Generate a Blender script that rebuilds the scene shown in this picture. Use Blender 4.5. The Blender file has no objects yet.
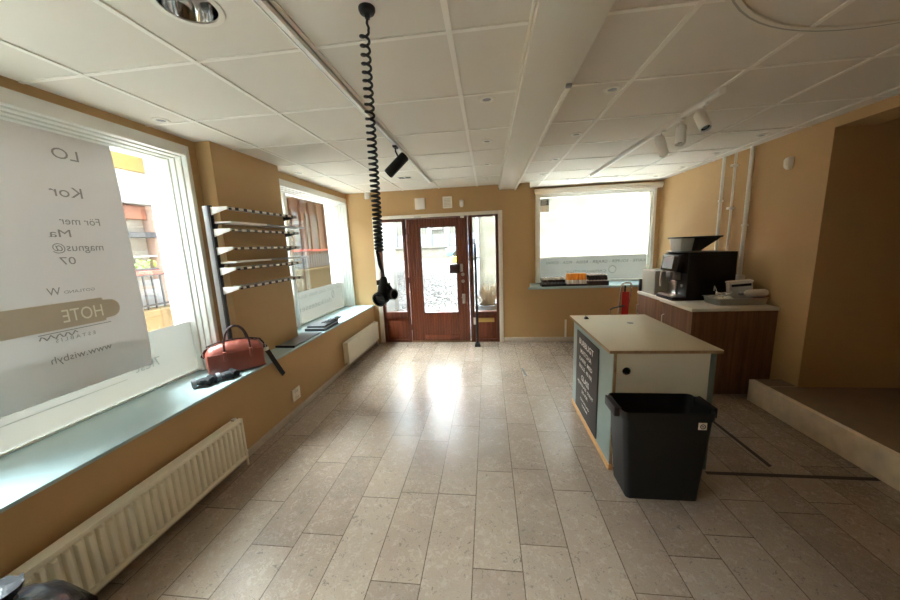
import bpy, bmesh, math, random
from mathutils import Vector, Matrix
random.seed(7)
sc = bpy.context.scene
COL = sc.collection
PI = math.pi

# ------------------------------------------------------------------ colours and materials
def lin(c):
    c = c / 255.0
    return c / 12.92 if c <= 0.04045 else ((c + 0.055) / 1.055) ** 2.4
def rgb(r, g, b):
    return (lin(r), lin(g), lin(b), 1.0)

class NT:
    """small helper around a material's node tree"""
    def __init__(self, name):
        self.m = bpy.data.materials.new(name)
        self.m.use_nodes = True
        self.t = self.m.node_tree
        self.t.nodes.clear()
        self.out = self.t.nodes.new('ShaderNodeOutputMaterial')
    def n(self, typ, **kw):
        nd = self.t.nodes.new(typ)
        for k, v in kw.items():
            if k.startswith('i_'):
                nd.inputs[k[2:].replace('_', ' ')].default_value = v
            else:
                setattr(nd, k, v)
        return nd
    def l(self, a, b):
        self.t.links.new(a, b)
    def math(self, op, a, b=None):
        nd = self.n('ShaderNodeMath', operation=op)
        for i, v in enumerate((a, b)):
            if v is None: continue
            if isinstance(v, (int, float)): nd.inputs[i].default_value = v
            else: self.l(v, nd.inputs[i])
        return nd.outputs[0]
    def mix(self, fac, a, b):
        nd = self.n('ShaderNodeMix', data_type='RGBA')
        for key, v in ((0, fac), (6, a), (7, b)):
            if isinstance(v, (int, float, tuple)): nd.inputs[key].default_value = v
            else: self.l(v, nd.inputs[key])
        return nd.outputs[2]

def mat(name, col, rough=0.6, metal=0.0, var=0.06, scale=8.0, bump=0.0, bscale=60.0, stretch=None, spec=0.5, coat=0.0):
    k = NT(name)
    p = k.n('ShaderNodeBsdfPrincipled')
    p.inputs['Roughness'].default_value = rough
    p.inputs['Metallic'].default_value = metal
    p.inputs['Specular IOR Level'].default_value = spec
    p.inputs['Coat Weight'].default_value = coat
    tc = k.n('ShaderNodeTexCoord')
    v = tc.outputs['Object']
    if stretch:
        mp = k.n('ShaderNodeMapping')
        mp.inputs['Scale'].default_value = stretch
        k.l(v, mp.inputs['Vector']); v = mp.outputs[0]
    nz = k.n('ShaderNodeTexNoise', i_Scale=scale, i_Detail=4.0)
    k.l(v, nz.inputs['Vector'])
    dark = tuple(c * (1 - var * 2) for c in col[:3]) + (1,)
    lite = tuple(min(1, c * (1 + var * 2)) for c in col[:3]) + (1,)
    k.l(k.mix(nz.outputs[0], dark, lite), p.inputs['Base Color'])
    if bump > 0:
        n2 = k.n('ShaderNodeTexNoise', i_Scale=bscale, i_Detail=3.0)
        k.l(v, n2.inputs['Vector'])
        b = k.n('ShaderNodeBump', i_Strength=bump, i_Distance=0.01)
        k.l(n2.outputs[0], b.inputs['Height'])
        k.l(b.outputs[0], p.inputs['Normal'])
    k.l(p.outputs[0], k.out.inputs[0])
    return k.m

def wood(name, c1, c2, rough=0.45, axis='Z', scale=6.0):
    k = NT(name)
    p = k.n('ShaderNodeBsdfPrincipled', i_Roughness=rough)
    tc = k.n('ShaderNodeTexCoord')
    mp = k.n('ShaderNodeMapping')
    s = {'X': (0.6, 12, 12), 'Y': (12, 0.6, 12), 'Z': (12, 12, 0.6)}[axis]
    mp.inputs['Scale'].default_value = s
    k.l(tc.outputs['Object'], mp.inputs['Vector'])
    nz = k.n('ShaderNodeTexNoise', i_Scale=scale * 0.35, i_Detail=6.0, i_Distortion=0.6)
    k.l(mp.outputs[0], nz.inputs['Vector'])
    n2 = k.n('ShaderNodeTexNoise', i_Scale=scale * 2.2, i_Detail=3.0)
    k.l(mp.outputs[0], n2.inputs['Vector'])
    f = k.math('ADD', k.math('MULTIPLY', nz.outputs[0], 0.7), k.math('MULTIPLY', n2.outputs[0], 0.3))
    r = k.n('ShaderNodeMapRange', i_From_Min=0.32, i_From_Max=0.68)
    k.l(f, r.inputs['Value'])
    k.l(k.mix(r.outputs[0], c1, c2), p.inputs['Base Color'])
    k.l(p.outputs[0], k.out.inputs[0])
    return k.m

def floor_mat():
    k = NT('limestone_planks')
    p = k.n('ShaderNodeBsdfPrincipled')
    tc = k.n('ShaderNodeTexCoord')
    s = k.n('ShaderNodeSeparateXYZ'); k.l(tc.outputs['Object'], s.inputs[0])
    W, L = 0.25, 0.60
    u = k.math('DIVIDE', k.math('ADD', s.outputs[0], 10.109), W)
    row = k.math('FLOOR', u)
    wn = k.n('ShaderNodeTexWhiteNoise', noise_dimensions='1D'); k.l(row, wn.inputs['W'])
    w2 = k.n('ShaderNodeTexWhiteNoise', noise_dimensions='1D'); k.l(k.math('ADD', row, 31.7), w2.inputs['W'])
    ll = k.math('ADD', k.math('MULTIPLY', w2.outputs[0], 0.35), 0.50)
    v = k.math('ADD', k.math('DIVIDE', s.outputs[1], ll), k.math('MULTIPLY', wn.outputs[0], 7.3))
    fu, fv = k.math('FRACT', u), k.math('FRACT', v)
    def edge(f, size):
        d = k.math('MINIMUM', f, k.math('SUBTRACT', 1.0, f))
        return k.math('MULTIPLY', d, size)
    d = k.math('MINIMUM', edge(fu, W), edge(fv, L + .05))
    g = k.n('ShaderNodeMapRange', i_From_Min=0.0013, i_From_Max=0.0034); k.l(d, g.inputs['Value'])   # 0 in the joint
    cid = k.n('ShaderNodeCombineXYZ'); k.l(row, cid.inputs[0]); k.l(k.math('FLOOR', v), cid.inputs[1])
    wt = k.n('ShaderNodeTexWhiteNoise', noise_dimensions='3D'); k.l(cid.outputs[0], wt.inputs['Vector'])
    # each tile reads its own patch of the stone
    off = k.n('ShaderNodeVectorMath', operation='MULTIPLY_ADD')
    k.l(wt.outputs['Color'], off.inputs[0]); off.inputs[1].default_value = (9, 9, 9); k.l(tc.outputs['Object'], off.inputs[2])
    n1 = k.n('ShaderNodeTexNoise', i_Scale=3.2, i_Detail=5.0, i_Roughness=0.6); k.l(off.outputs[0], n1.inputs['Vector'])
    n2 = k.n('ShaderNodeTexNoise', i_Scale=38.0, i_Detail=6.0, i_Roughness=0.75, i_Distortion=1.2); k.l(off.outputs[0], n2.inputs['Vector'])
    n3 = k.n('ShaderNodeTexNoise', i_Scale=9.0, i_Detail=3.0, i_Distortion=1.5); k.l(off.outputs[0], n3.inputs['Vector'])
    base = k.mix(wt.outputs['Value'], rgb(132, 116, 102), rgb(158, 142, 126))
    r1 = k.n('ShaderNodeMapRange', i_From_Min=0.35, i_From_Max=0.65); k.l(n1.outputs[0], r1.inputs['Value'])
    c = k.mix(k.math('MULTIPLY', r1.outputs[0], 0.5), base, rgb(166, 149, 130))
    # darker fossil flecks gathered in clouds
    vein = k.n('ShaderNodeMapRange', i_From_Min=0.52, i_From_Max=0.62); k.l(n2.outputs[0], vein.inputs['Value'])
    area = k.n('ShaderNodeMapRange', i_From_Min=0.40, i_From_Max=0.56); k.l(n3.outputs[0], area.inputs['Value'])
    fl = k.math('MULTIPLY', vein.outputs[0], area.outputs[0])
    c = k.mix(k.math('MULTIPLY', fl, 0.85), c, rgb(82, 64, 48))
    c = k.mix(g.outputs[0], rgb(88, 70, 54), c)
    k.l(c, p.inputs['Base Color'])
    rr = k.n('ShaderNodeMapRange', i_To_Min=0.18, i_To_Max=0.36); k.l(n2.outputs[0], rr.inputs['Value'])
    k.l(rr.outputs[0], p.inputs['Roughness'])
    b = k.n('ShaderNodeBump', i_Strength=0.10, i_Distance=0.001); k.l(g.outputs[0], b.inputs['Height'])
    k.l(b.outputs[0], p.inputs['Normal'])
    k.l(p.outputs[0], k.out.inputs[0])
    return k.m

def glass_mat(name, tint=(0.93, 0.96, 0.95, 1), gloss=0.05):
    k = NT(name)
    t = k.n('ShaderNodeBsdfTransparent'); t.inputs[0].default_value = tint
    g = k.n('ShaderNodeBsdfGlossy', i_Roughness=0.02)
    fr = k.n('ShaderNodeFresnel', i_IOR=1.45)
    mx = k.n('ShaderNodeMixShader')
    k.l(k.math('MULTIPLY', fr.outputs[0], 0.7), mx.inputs[0]); k.l(t.outputs[0], mx.inputs[1]); k.l(g.outputs[0], mx.inputs[2])
    k.l(mx.outputs[0], k.out.inputs[0])
    return k.m

def film_mat(name, col, trans=0.25, sheer=0.0):
    """frosted film or thin paper: light passes through it diffusely"""
    k = NT(name)
    d = k.n('ShaderNodeBsdfDiffuse'); d.inputs[0].default_value = col
    t = k.n('ShaderNodeBsdfTranslucent'); t.inputs[0].default_value = col
    m1 = k.n('ShaderNodeMixShader', ); m1.inputs[0].default_value = trans
    k.l(d.outputs[0], m1.inputs[1]); k.l(t.outputs[0], m1.inputs[2])
    cl = k.n('ShaderNodeBsdfTransparent')
    m2 = k.n('ShaderNodeMixShader'); m2.inputs[0].default_value = sheer
    k.l(m1.outputs[0], m2.inputs[1]); k.l(cl.outputs[0], m2.inputs[2])
    k.l(m2.outputs[0], k.out.inputs[0])
    return k.m

def stone_mat(name, c1, c2, scale=(2.2, 2.2, 5), rough=0.85):
    k = NT(name)
    p = k.n('ShaderNodeBsdfPrincipled', i_Roughness=rough)
    p.inputs['Specular IOR Level'].default_value = 0.05
    tc = k.n('ShaderNodeTexCoord')
    mp = k.n('ShaderNodeMapping'); mp.inputs['Scale'].default_value = scale
    k.l(tc.outputs['Object'], mp.inputs['Vector'])
    vo = k.n('ShaderNodeTexVoronoi', i_Scale=1.6); k.l(mp.outputs[0], vo.inputs['Vector'])
    nz = k.n('ShaderNodeTexNoise', i_Scale=5.0, i_Detail=5.0); k.l(mp.outputs[0], nz.inputs['Vector'])
    f = k.math('ADD', k.math('MULTIPLY', vo.outputs['Distance'], 0.6), k.math('MULTIPLY', nz.outputs[0], 0.6))
    k.l(k.mix(f, c1, c2), p.inputs['Base Color'])
    b = k.n('ShaderNodeBump', i_Strength=0.5, i_Distance=0.03); k.l(f, b.inputs['Height']); k.l(b.outputs[0], p.inputs['Normal'])
    k.l(p.outputs[0], k.out.inputs[0])
    return k.m

def cobble_mat():
    k = NT('cobblestones')
    p = k.n('ShaderNodeBsdfPrincipled', i_Roughness=0.95)
    p.inputs['Specular IOR Level'].default_value = 0.03
    tc = k.n('ShaderNodeTexCoord')
    vo = k.n('ShaderNodeTexVoronoi', i_Scale=7.0, feature='DISTANCE_TO_EDGE'); k.l(tc.outputs['Object'], vo.inputs['Vector'])
    v2 = k.n('ShaderNodeTexVoronoi', i_Scale=7.0); k.l(tc.outputs['Object'], v2.inputs['Vector'])
    r = k.n('ShaderNodeMapRange', i_From_Min=0.02, i_From_Max=0.16); k.l(vo.outputs[0], r.inputs['Value'])
    sv = k.n('ShaderNodeSeparateColor'); k.l(v2.outputs['Color'], sv.inputs[0])
    c = k.mix(sv.outputs[0], rgb(62, 60, 58), rgb(90, 87, 84))
    k.l(k.mix(r.outputs[0], rgb(28, 26, 24), c), p.inputs['Base Color'])
    b = k.n('ShaderNodeBump', i_Strength=0.6, i_Distance=0.02); k.l(r.outputs[0], b.inputs['Height']); k.l(b.outputs[0], p.inputs['Normal'])
    k.l(p.outputs[0], k.out.inputs[0])
    return k.m

M = {}
M['ochre'] = mat('ochre_wall_paint', rgb(190, 155, 106), 0.72, var=0.03, scale=2.5, bump=0.06, bscale=90)
M['ceiling'] = mat('ceiling_tile', rgb(222, 214, 200), 0.9, var=0.015, scale=3, bump=0.08, bscale=220)
M['tbar'] = mat('ceiling_grid_white', rgb(238, 232, 220), 0.55, var=0.01)
M['beam'] = mat('beam_paint', rgb(222, 215, 200), 0.7, var=0.015, scale=2)
M['floor'] = floor_mat()
M['base_stone'] = mat('limestone_baseboard', rgb(188, 172, 152), 0.5, var=0.10, scale=14)
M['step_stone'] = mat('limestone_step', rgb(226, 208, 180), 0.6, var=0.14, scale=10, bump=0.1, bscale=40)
M['step_dark'] = mat('dark_step_top', rgb(128, 104, 80), 0.65, var=0.12, scale=6)  # step top, a darker tone than the step face
M['sill'] = mat('grey_green_sill', rgb(170, 192, 194), 0.26, var=0.03, scale=4)
M['white_paint'] = mat('white_window_paint', rgb(236, 236, 230), 0.4, var=0.01)
M['white_door_trim'] = mat('white_door_trim', rgb(236, 228, 214), 0.45, var=0.02)
M['glass'] = glass_mat('window_glass')
M['film'] = film_mat('frosted_film', rgb(150, 149, 144), 0.7, 0.03)
M['film_ink'] = mat('film_lettering', rgb(64, 66, 66), 0.7, var=0.0)
M['film_ink_faint'] = mat('faint_film_lettering', rgb(112, 115, 114), 0.7, var=0.0)
M['paper'] = film_mat('banner_paper', rgb(238, 234, 233), 0.01, 0.0)
M['ink'] = mat('banner_ink', rgb(160, 155, 153), 0.8, var=0.02)
M['ink_tan'] = mat('banner_tan_print', rgb(204, 186, 164), 0.8, var=0.03)
M['ink_cream'] = mat('banner_cream_letters', rgb(250, 244, 230), 0.8, var=0.02)
M['door_wood'] = wood('mahogany_door', rgb(92, 44, 26), rgb(134, 70, 44), 0.35)
M['door_dark'] = wood('dark_mahogany_frame', rgb(70, 32, 18), rgb(112, 58, 36), 0.4)
M['brass'] = mat('brass', rgb(206, 176, 110), 0.35, 1.0, var=0.04)
M['steel'] = mat('brushed_steel', rgb(196, 194, 188), 0.3, 1.0, var=0.04, scale=30)
M['chrome'] = mat('chrome', rgb(225, 225, 225), 0.08, 1.0, var=0.01)
M['black'] = mat('black_plastic', rgb(17, 17, 19), 0.45, var=0.06)
M['bin'] = mat('black_bin_plastic', rgb(22, 22, 24), 0.5, var=0.05, bump=0.05, bscale=200)
M['blackgloss'] = mat('black_gloss', rgb(18, 18, 20), 0.18, var=0.04)
M['cable'] = mat('black_cable_rubber', rgb(20, 20, 22), 0.5, var=0.05)
M['radiator'] = mat('cream_radiator_enamel', rgb(234, 228, 208), 0.35, var=0.02)
M['white_plastic'] = mat('white_plastic', rgb(232, 226, 212), 0.4, var=0.015)
M['white_metal'] = mat('white_powder_coat', rgb(244, 241, 234), 0.45, var=0.015)
M['grey_metal'] = mat('grey_metal', rgb(146, 146, 148), 0.4, 0.6, var=0.04)
M['grey_box'] = mat('grey_cardboard_box', rgb(168, 162, 150), 0.6, var=0.04)
M['leather'] = mat('brown_leather', rgb(138, 70, 56), 0.36, var=0.14, scale=9, bump=0.25, bscale=28)
M['leather_dark'] = mat('dark_leather', rgb(58, 30, 24), 0.4, var=0.08)
M['canvas_strap'] = mat('black_webbing', rgb(34, 30, 30), 0.75, var=0.06)
M['fabric_black'] = mat('black_fabric', rgb(14, 14, 16), 0.8, var=0.2, scale=20, bump=0.3, bscale=120)
M['fabric_grey'] = mat('grey_fabric', rgb(118, 120, 124), 0.8, var=0.15, scale=20)
M['folder_top'] = mat('grey_folder', rgb(96, 98, 100), 0.35, var=0.05)
M['teal'] = mat('grey_green_panel', rgb(150, 168, 164), 0.5, var=0.03, scale=3)
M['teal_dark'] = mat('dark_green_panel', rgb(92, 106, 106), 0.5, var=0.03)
M['panel_white'] = mat('white_laminate', rgb(226, 228, 216), 0.45, var=0.015)
M['birch'] = mat('birch_laminate', rgb(216, 204, 176), 0.35, var=0.03, scale=5, stretch=(1, .3, 1))
M['ply'] = wood('plywood_edge', rgb(142, 114, 82), rgb(176, 148, 112), 0.55, 'Y')
M['pine'] = wood('pine_plinth', rgb(190, 140, 88), rgb(214, 168, 112), 0.6, 'Y')
M['chalk'] = mat('chalkboard_grey', rgb(72, 68, 66), 0.7, var=0.06)
M['chalk_text'] = mat('white_chalk', rgb(236, 232, 228), 0.85, var=0.02)
M['walnut'] = wood('walnut_cabinet', rgb(94, 62, 42), rgb(140, 100, 72), 0.42)
M['worktop'] = mat('white_worktop', rgb(226, 220, 206), 0.4, var=0.02)
M['red'] = mat('red_paint', rgb(190, 34, 30), 0.4, var=0.05)
M['paperwhite'] = mat('crumpled_white_paper', rgb(222, 218, 210), 0.8, var=0.05, scale=30)
M['plastic_clear'] = mat('milky_plastic', rgb(206, 206, 200), 0.3, var=0.08, scale=30)
M['orange'] = mat('orange_drink', rgb(244, 158, 40), 0.35, var=0.1, scale=30)
M['label'] = mat('cream_label', rgb(236, 226, 214), 0.6, var=0.05)
M['jar_dark'] = mat('dark_jar', rgb(46, 26, 24), 0.25, var=0.1)
M['crate_dark'] = mat('dark_crate', rgb(58, 44, 38), 0.55, var=0.08)
M['gap'] = mat('dark_floor_gap', rgb(50, 41, 32), 0.9, var=0.2, scale=30)
M['lens'] = mat('grey_lamp_lens', rgb(150, 156, 160), 0.2, var=0.03)
M['bag_film'] = mat('black_bin_liner', rgb(30, 31, 34), 0.22, var=0.1, scale=14, bump=0.4, bscale=24)
M['stair_wall'] = mat('shaded_ochre_paint', rgb(176, 136, 84), 0.75, var=0.03)  # ochre paint with the stairwell's shade put into its colour
def dashes():
    k = NT('dashed_label_strip'); p = k.n('ShaderNodeBsdfPrincipled', i_Roughness=0.5)
    tc = k.n('ShaderNodeTexCoord'); s_ = k.n('ShaderNodeSeparateXYZ'); k.l(tc.outputs['Object'], s_.inputs[0])
    f = k.math('GREATER_THAN', k.math('FRACT', k.math('DIVIDE', k.math('ADD', s_.outputs[1], 10), .095)), .42)
    k.l(k.mix(f, rgb(52, 46, 44), rgb(226, 218, 206)), p.inputs['Base Color']); k.l(p.outputs[0], k.out.inputs[0]); return k.m
M['dashes'] = dashes()
# outdoors
M['cobble'] = cobble_mat()
M['pavement'] = mat('bounce_paving', rgb(226, 223, 218), 0.9, spec=0.05, var=0.03, scale=3)  # pale tone chosen so unseen ground bounces daylight indoors
M['sandstone'] = stone_mat('sandstone_wall', rgb(78, 64, 45), rgb(104, 88, 66))
M['cream_plaster'] = stone_mat('cream_plaster', rgb(76, 73, 64), rgb(104, 101, 91), (0.8, 0.8, 1.6), 0.9)
M['white_render'] = mat('white_render', rgb(128, 127, 124), 0.95, spec=0.05, var=0.03, scale=2)
M['ochre_render'] = mat('ochre_render', rgb(124, 101, 62), 0.95, spec=0.05, var=0.04, scale=2)
M['yard_stone'] = stone_mat('yard_wall_stone', rgb(92, 86, 76), rgb(120, 113, 102))
M['pink_render'] = mat('pink_render', rgb(164, 138, 126), 0.95, spec=0.05, var=0.03, scale=2)
M['brown_front'] = wood('brown_shopfront', rgb(92, 54, 40), rgb(136, 88, 68), 0.5)
M['shop_glass'] = mat('dark_shop_glass', rgb(120, 112, 104), 0.15, var=0.2, scale=2.5)
M['fence'] = mat('dark_iron', rgb(66, 64, 66), 0.5, 0.3, var=0.05)
M['red_rail'] = mat('red_rail', rgb(206, 72, 62), 0.5, var=0.05)
M['leaf'] = mat('green_leaves', rgb(112, 150, 60), 0.6, var=0.3, scale=25)
M['straw'] = mat('dry_grass', rgb(128, 114, 92), 0.8, var=0.15, scale=20)
M['pot'] = mat('dark_grey_pot', rgb(82, 84, 86), 0.7, var=0.08)
M['facade_grey'] = mat('grey_panel', rgb(120, 122, 128), 0.6, var=0.08)
M['car'] = mat('blue_grey_car_paint', rgb(96, 112, 138), 0.25, var=0.03, coat=0.6)
M['car_glass'] = mat('dark_car_glass', rgb(40, 46, 54), 0.1, var=0.03)
M['yellow'] = mat('yellow_green_plastic', rgb(206, 196, 80), 0.5, var=0.05)

# ------------------------------------------------------------------ mesh builder
class MB:
    def __init__(self):
        self.v, self.f, self.mi, self.M = [], [], [], Matrix.Identity(4)
        self.cur = 0
    def add(self, vs, fs):
        o = len(self.v)
        self.v += [tuple(self.M @ Vector(p)) for p in vs]
        for f in fs:
            self.f.append([i + o for i in f]); self.mi.append(self.cur)
    def box(self, x0, y0, z0, x1, y1, z1):
        x0, x1 = sorted((x0, x1)); y0, y1 = sorted((y0, y1)); z0, z1 = sorted((z0, z1))
        self.add([(x0, y0, z0), (x1, y0, z0), (x1, y1, z0), (x0, y1, z0), (x0, y0, z1), (x1, y0, z1), (x1, y1, z1), (x0, y1, z1)],
                 [(0, 3, 2, 1), (4, 5, 6, 7), (0, 1, 5, 4), (1, 2, 6, 5), (2, 3, 7, 6), (3, 0, 4, 7)])
        return self
    def prism(self, poly, axis, a, b):
        """poly: 2-d outline in the two other axes (cyclic order), extruded a..b along axis"""
        def P(p, t):
            return {'X': (t, p[0], p[1]), 'Y': (p[0], t, p[1]), 'Z': (p[0], p[1], t)}[axis]
        n = len(poly)
        vs = [P(p, a) for p in poly] + [P(p, b) for p in poly]
        fs = [tuple(range(n))[::-1], tuple(range(n, 2 * n))] + [(i, (i + 1) % n, (i + 1) % n + n, i + n) for i in range(n)]
        self.add(vs, fs); return self
    def loft(self, rings, cap0=True, cap1=True, closed=True):
        n = len(rings[0]); vs = [p for r in rings for p in r]; fs = []
        for k in range(len(rings) - 1):
            for i in range(n if closed else n - 1):
                j = (i + 1) % n
                fs.append((k * n + i, k * n + j, (k + 1) * n + j, (k + 1) * n + i))
        if cap0: fs.append(tuple(range(n))[::-1])
        if cap1: fs.append(tuple(range((len(rings) - 1) * n, len(rings) * n)))
        self.add(vs, fs); return self
    def lathe(self, prof, c=(0, 0, 0), axis=(0, 0, 1), n=24, cap0=True, cap1=True):
        """prof: list of (radius, distance along axis)"""
        ax = Vector(axis).normalized()
        u = ax.orthogonal().normalized(); w = ax.cross(u)
        c = Vector(c); rings = []
        for r, h in prof:
            rings.append([tuple(c + ax * h + (u * math.cos(2 * PI * i / n) + w * math.sin(2 * PI * i / n)) * max(r, 1e-5)) for i in range(n)])
        return self.loft(rings, cap0, cap1)
    def cyl(self, p0, p1, r0, r1=None, n=16):
        p0, p1 = Vector(p0), Vector(p1); d = p1 - p0
        return self.lathe([(r0, 0), (r0 if r1 is None else r1, d.length)], p0, d, n)
    def tube(self, path, r, n=8, closed=False, flat=None):
        P = [Vector(p) for p in path]; rings = []; up = None
        for i, p in enumerate(P):
            if closed: t = (P[(i + 1) % len(P)] - P[i - 1])
            else: t = P[min(i + 1, len(P) - 1)] - P[max(i - 1, 0)]
            t = t.normalized() if t.length > 1e-9 else Vector((0, 0, 1))
            if up is None: up = t.orthogonal().normalized()
            up = (up - t * up.dot(t))
            up = up.normalized() if up.length > 1e-6 else t.orthogonal().normalized()
            w = t.cross(up)
            rr = r[i] if isinstance(r, (list, tuple)) else r
            rings.append([tuple(p + up * math.cos(2 * PI * k / n) * rr + w * math.sin(2 * PI * k / n) * rr) for k in range(n)])
        if closed: rings.append(rings[0])
        return self.loft(rings, not closed, not closed)
    def band(self, path, normals, w, th):
        """flat strap: path of points, width axis per point, half width w, thickness th"""
        rings = []
        P = [Vector(p) for p in path]
        for i, p in enumerate(P):
            t = (P[min(i + 1, len(P) - 1)] - P[max(i - 1, 0)]).normalized()
            s = Vector(normals[i] if isinstance(normals, list) else normals); s = (s - t * s.dot(t)).normalized()
            nn = t.cross(s)
            rings.append([tuple(p + s * w + nn * th), tuple(p - s * w + nn * th), tuple(p - s * w - nn * th), tuple(p + s * w - nn * th)])
        return self.loft(rings)
    def text(self, s, origin, ux, uy, cap, width=None, bold=0.0):
        """flat lettering: origin = start of the baseline, ux/uy = reading and upward directions, cap = capital height"""
        cu = bpy.data.curves.new('lettering_source', 'FONT'); cu.body = s; cu.size = 1.0
        cu.resolution_u = 3; cu.offset = bold
        ob = bpy.data.objects.new('lettering_source', cu); COL.objects.link(ob)
        me = bpy.data.meshes.new_from_object(ob.evaluated_get(bpy.context.evaluated_depsgraph_get()))
        bpy.data.objects.remove(ob)
        vs = [v.co.copy() for v in me.vertices]; fs = [tuple(p.vertices) for p in me.polygons]
        bpy.data.meshes.remove(me)
        if not vs: return self
        x0, x1 = min(v.x for v in vs), max(v.x for v in vs)
        sy = cap / 0.73; sx = sy if width is None else width / max(x1 - x0, 1e-6)
        ux, uy, o = Vector(ux), Vector(uy), Vector(origin)
        self.add([tuple(o + ux * ((v.x - x0) * sx) + uy * (v.y * sy)) for v in vs], fs)
        return self
    def build(self, name, mats, parent=None, bevel=0.0, smooth=True, seg=2):
        me = bpy.data.meshes.new(name)
        base = Vector(parent['_w']) if parent is not None else Vector((0, 0, 0))
        me.from_pydata([tuple(Vector(p) - base) for p in self.v], [], self.f)
        ms = mats if isinstance(mats, (list, tuple)) else [mats]
        for m in ms: me.materials.append(M[m])
        for p, i in zip(me.polygons, self.mi): p.material_index = i
        bm = bmesh.new(); bm.from_mesh(me)
        bmesh.ops.recalc_face_normals(bm, faces=bm.faces)
        if bevel > 0:
            es = [e for e in bm.edges if len(e.link_faces) == 2 and e.calc_face_angle(0) > 0.6]
            bmesh.ops.bevel(bm, geom=es, offset=bevel, segments=seg, affect='EDGES', profile=0.5, clamp_overlap=True)
        bm.to_mesh(me); bm.free()
        if smooth:
            for p in me.polygons: p.use_smooth = True
            me.set_sharp_from_angle(angle=math.radians(38))
        o = bpy.data.objects.new(name, me); COL.objects.link(o)
        if parent is not None: o.parent = parent
        o['_w'] = list(base)
        return o

def bx(*a): return MB().box(*a)
def tag(o, label=None, cat=None, group=None, kind=None):
    if label: o['label'] = label
    if cat: o['category'] = cat
    if group: o['group'] = group
    if kind: o['kind'] = kind
    return o
def thing(name, loc, label, cat, group=None, kind=None):
    o = bpy.data.objects.new(name, None); o.empty_display_size = 0.1
    COL.objects.link(o); o.location = loc; o['_w'] = list(loc)
    return tag(o, label, cat, group, kind)
def copy_tree(o, loc=None, label=None, parent=None):
    c = o.copy(); COL.objects.link(c)
    if parent is not None: c.parent = parent
    if loc is not None: c.location = loc
    if label: c['label'] = label
    for ch in list(o.children): copy_tree(ch, parent=c)
    return c
def struct(name, mb, mats, parent=None, bevel=0.0, label=None, cat=None):
    o = mb.build(name, mats, parent, bevel)
    if parent is None: tag(o, label, cat, kind='structure')
    return o

ZC = 2.5            # ceiling
ZS = 0.665          # window sill
XA, XW, XP = -1.955, -2.28, -2.15   # apron wall, window wall, pillar face
YB, YW = 5.29, 5.80                 # door wall, niche window wall
XR = 2.78
Y0 = -2.4           # wall behind the camera

# ------------------------------------------------------------------ room shell
struct('floor', bx(-2.0, Y0, -0.12, 4.2, 5.40, 0.0), 'floor', label='beige limestone floor laid in long planks', cat='floor')

b = MB()
HX, HY, HR = -1.045, 1.215, 0.094      # hole for the large downlight
xs0, xs1, ys0, ys1 = -1.317, -0.741, 0.92, 1.528
b.box(-2.7, Y0, ZC, 4.3, ys0, ZC + 0.06); b.box(-2.7, ys1, ZC, 4.3, 6.0, ZC + 0.06)
b.box(-2.7, ys0, ZC, xs0, ys1, ZC + 0.06); b.box(xs1, ys0, ZC, 4.3, ys1, ZC + 0.06)
n = 48; inner, outer = [], []
for i in range(n):
    a = 2 * PI * i / n; c, s = math.cos(a), math.sin(a)
    cx, cy, hx, hy = (xs0 + xs1) / 2, (ys0 + ys1) / 2, (xs1 - xs0) / 2, (ys1 - ys0) / 2
    k = min(hx / abs(c) if abs(c) > 1e-6 else 9, hy / abs(s) if abs(s) > 1e-6 else 9)
    outer.append((cx + c * k, cy + s * k)); inner.append((HX + c * HR, HY + s * HR))
b.loft([[(x, y, ZC) for x, y in outer], [(x, y, ZC) for x, y in inner], [(x, y, ZC + 0.06) for x, y in inner]], False, False)
b.box(-2.7, Y0, ZC + 0.3, 4.3, 6.0, ZC + 0.34)
b.box(-2.7, Y0 - .04, ZC, 4.3, Y0, ZC + 0.34); b.box(-2.7, 6.0, ZC, 4.3, 6.04, ZC + 0.34)
b.box(-2.74, Y0, ZC, -2.7, 6.0, ZC + 0.34); b.box(4.3, Y0, ZC, 4.34, 6.0, ZC + 0.34)
ceiling = struct('ceiling', b, 'ceiling', label='suspended ceiling of white square tiles', cat='ceiling')
g = MB()
for x in (-1.917, -1.317, -0.741, -0.141): g.box(x - .012, Y0, ZC - .006, x + .012, YB, ZC + .002)
for x in (0.831, 1.432, 2.033, 2.634): g.box(x - .012, Y0, ZC - .006, x + .012, YB if x < .65 else YW, ZC + .002)
y = 1.528 - 0.609 * 5
while y < 5.7:
    if y < YB: g.box(XW if not (2.45 < y < 3.4) else XP, y - .010, ZC - .005, 0.19, y + .010, ZC + .002)
    g.box(0.45, y - .010, ZC - .005, XR, y + .010, ZC + .002)
    y += 0.609
gr = g.build('ceiling_grid', 'tbar', ceiling)

b = bx(0.190, Y0, 2.42, 0.452, YB, ZC + .01)
b.box(0.176, Y0, 2.452, 0.190, YB, 2.462)
struct('trim_1', b, 'beam', bevel=0.004, label='white boxed ceiling beam running to the door wall', cat='beam')

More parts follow.
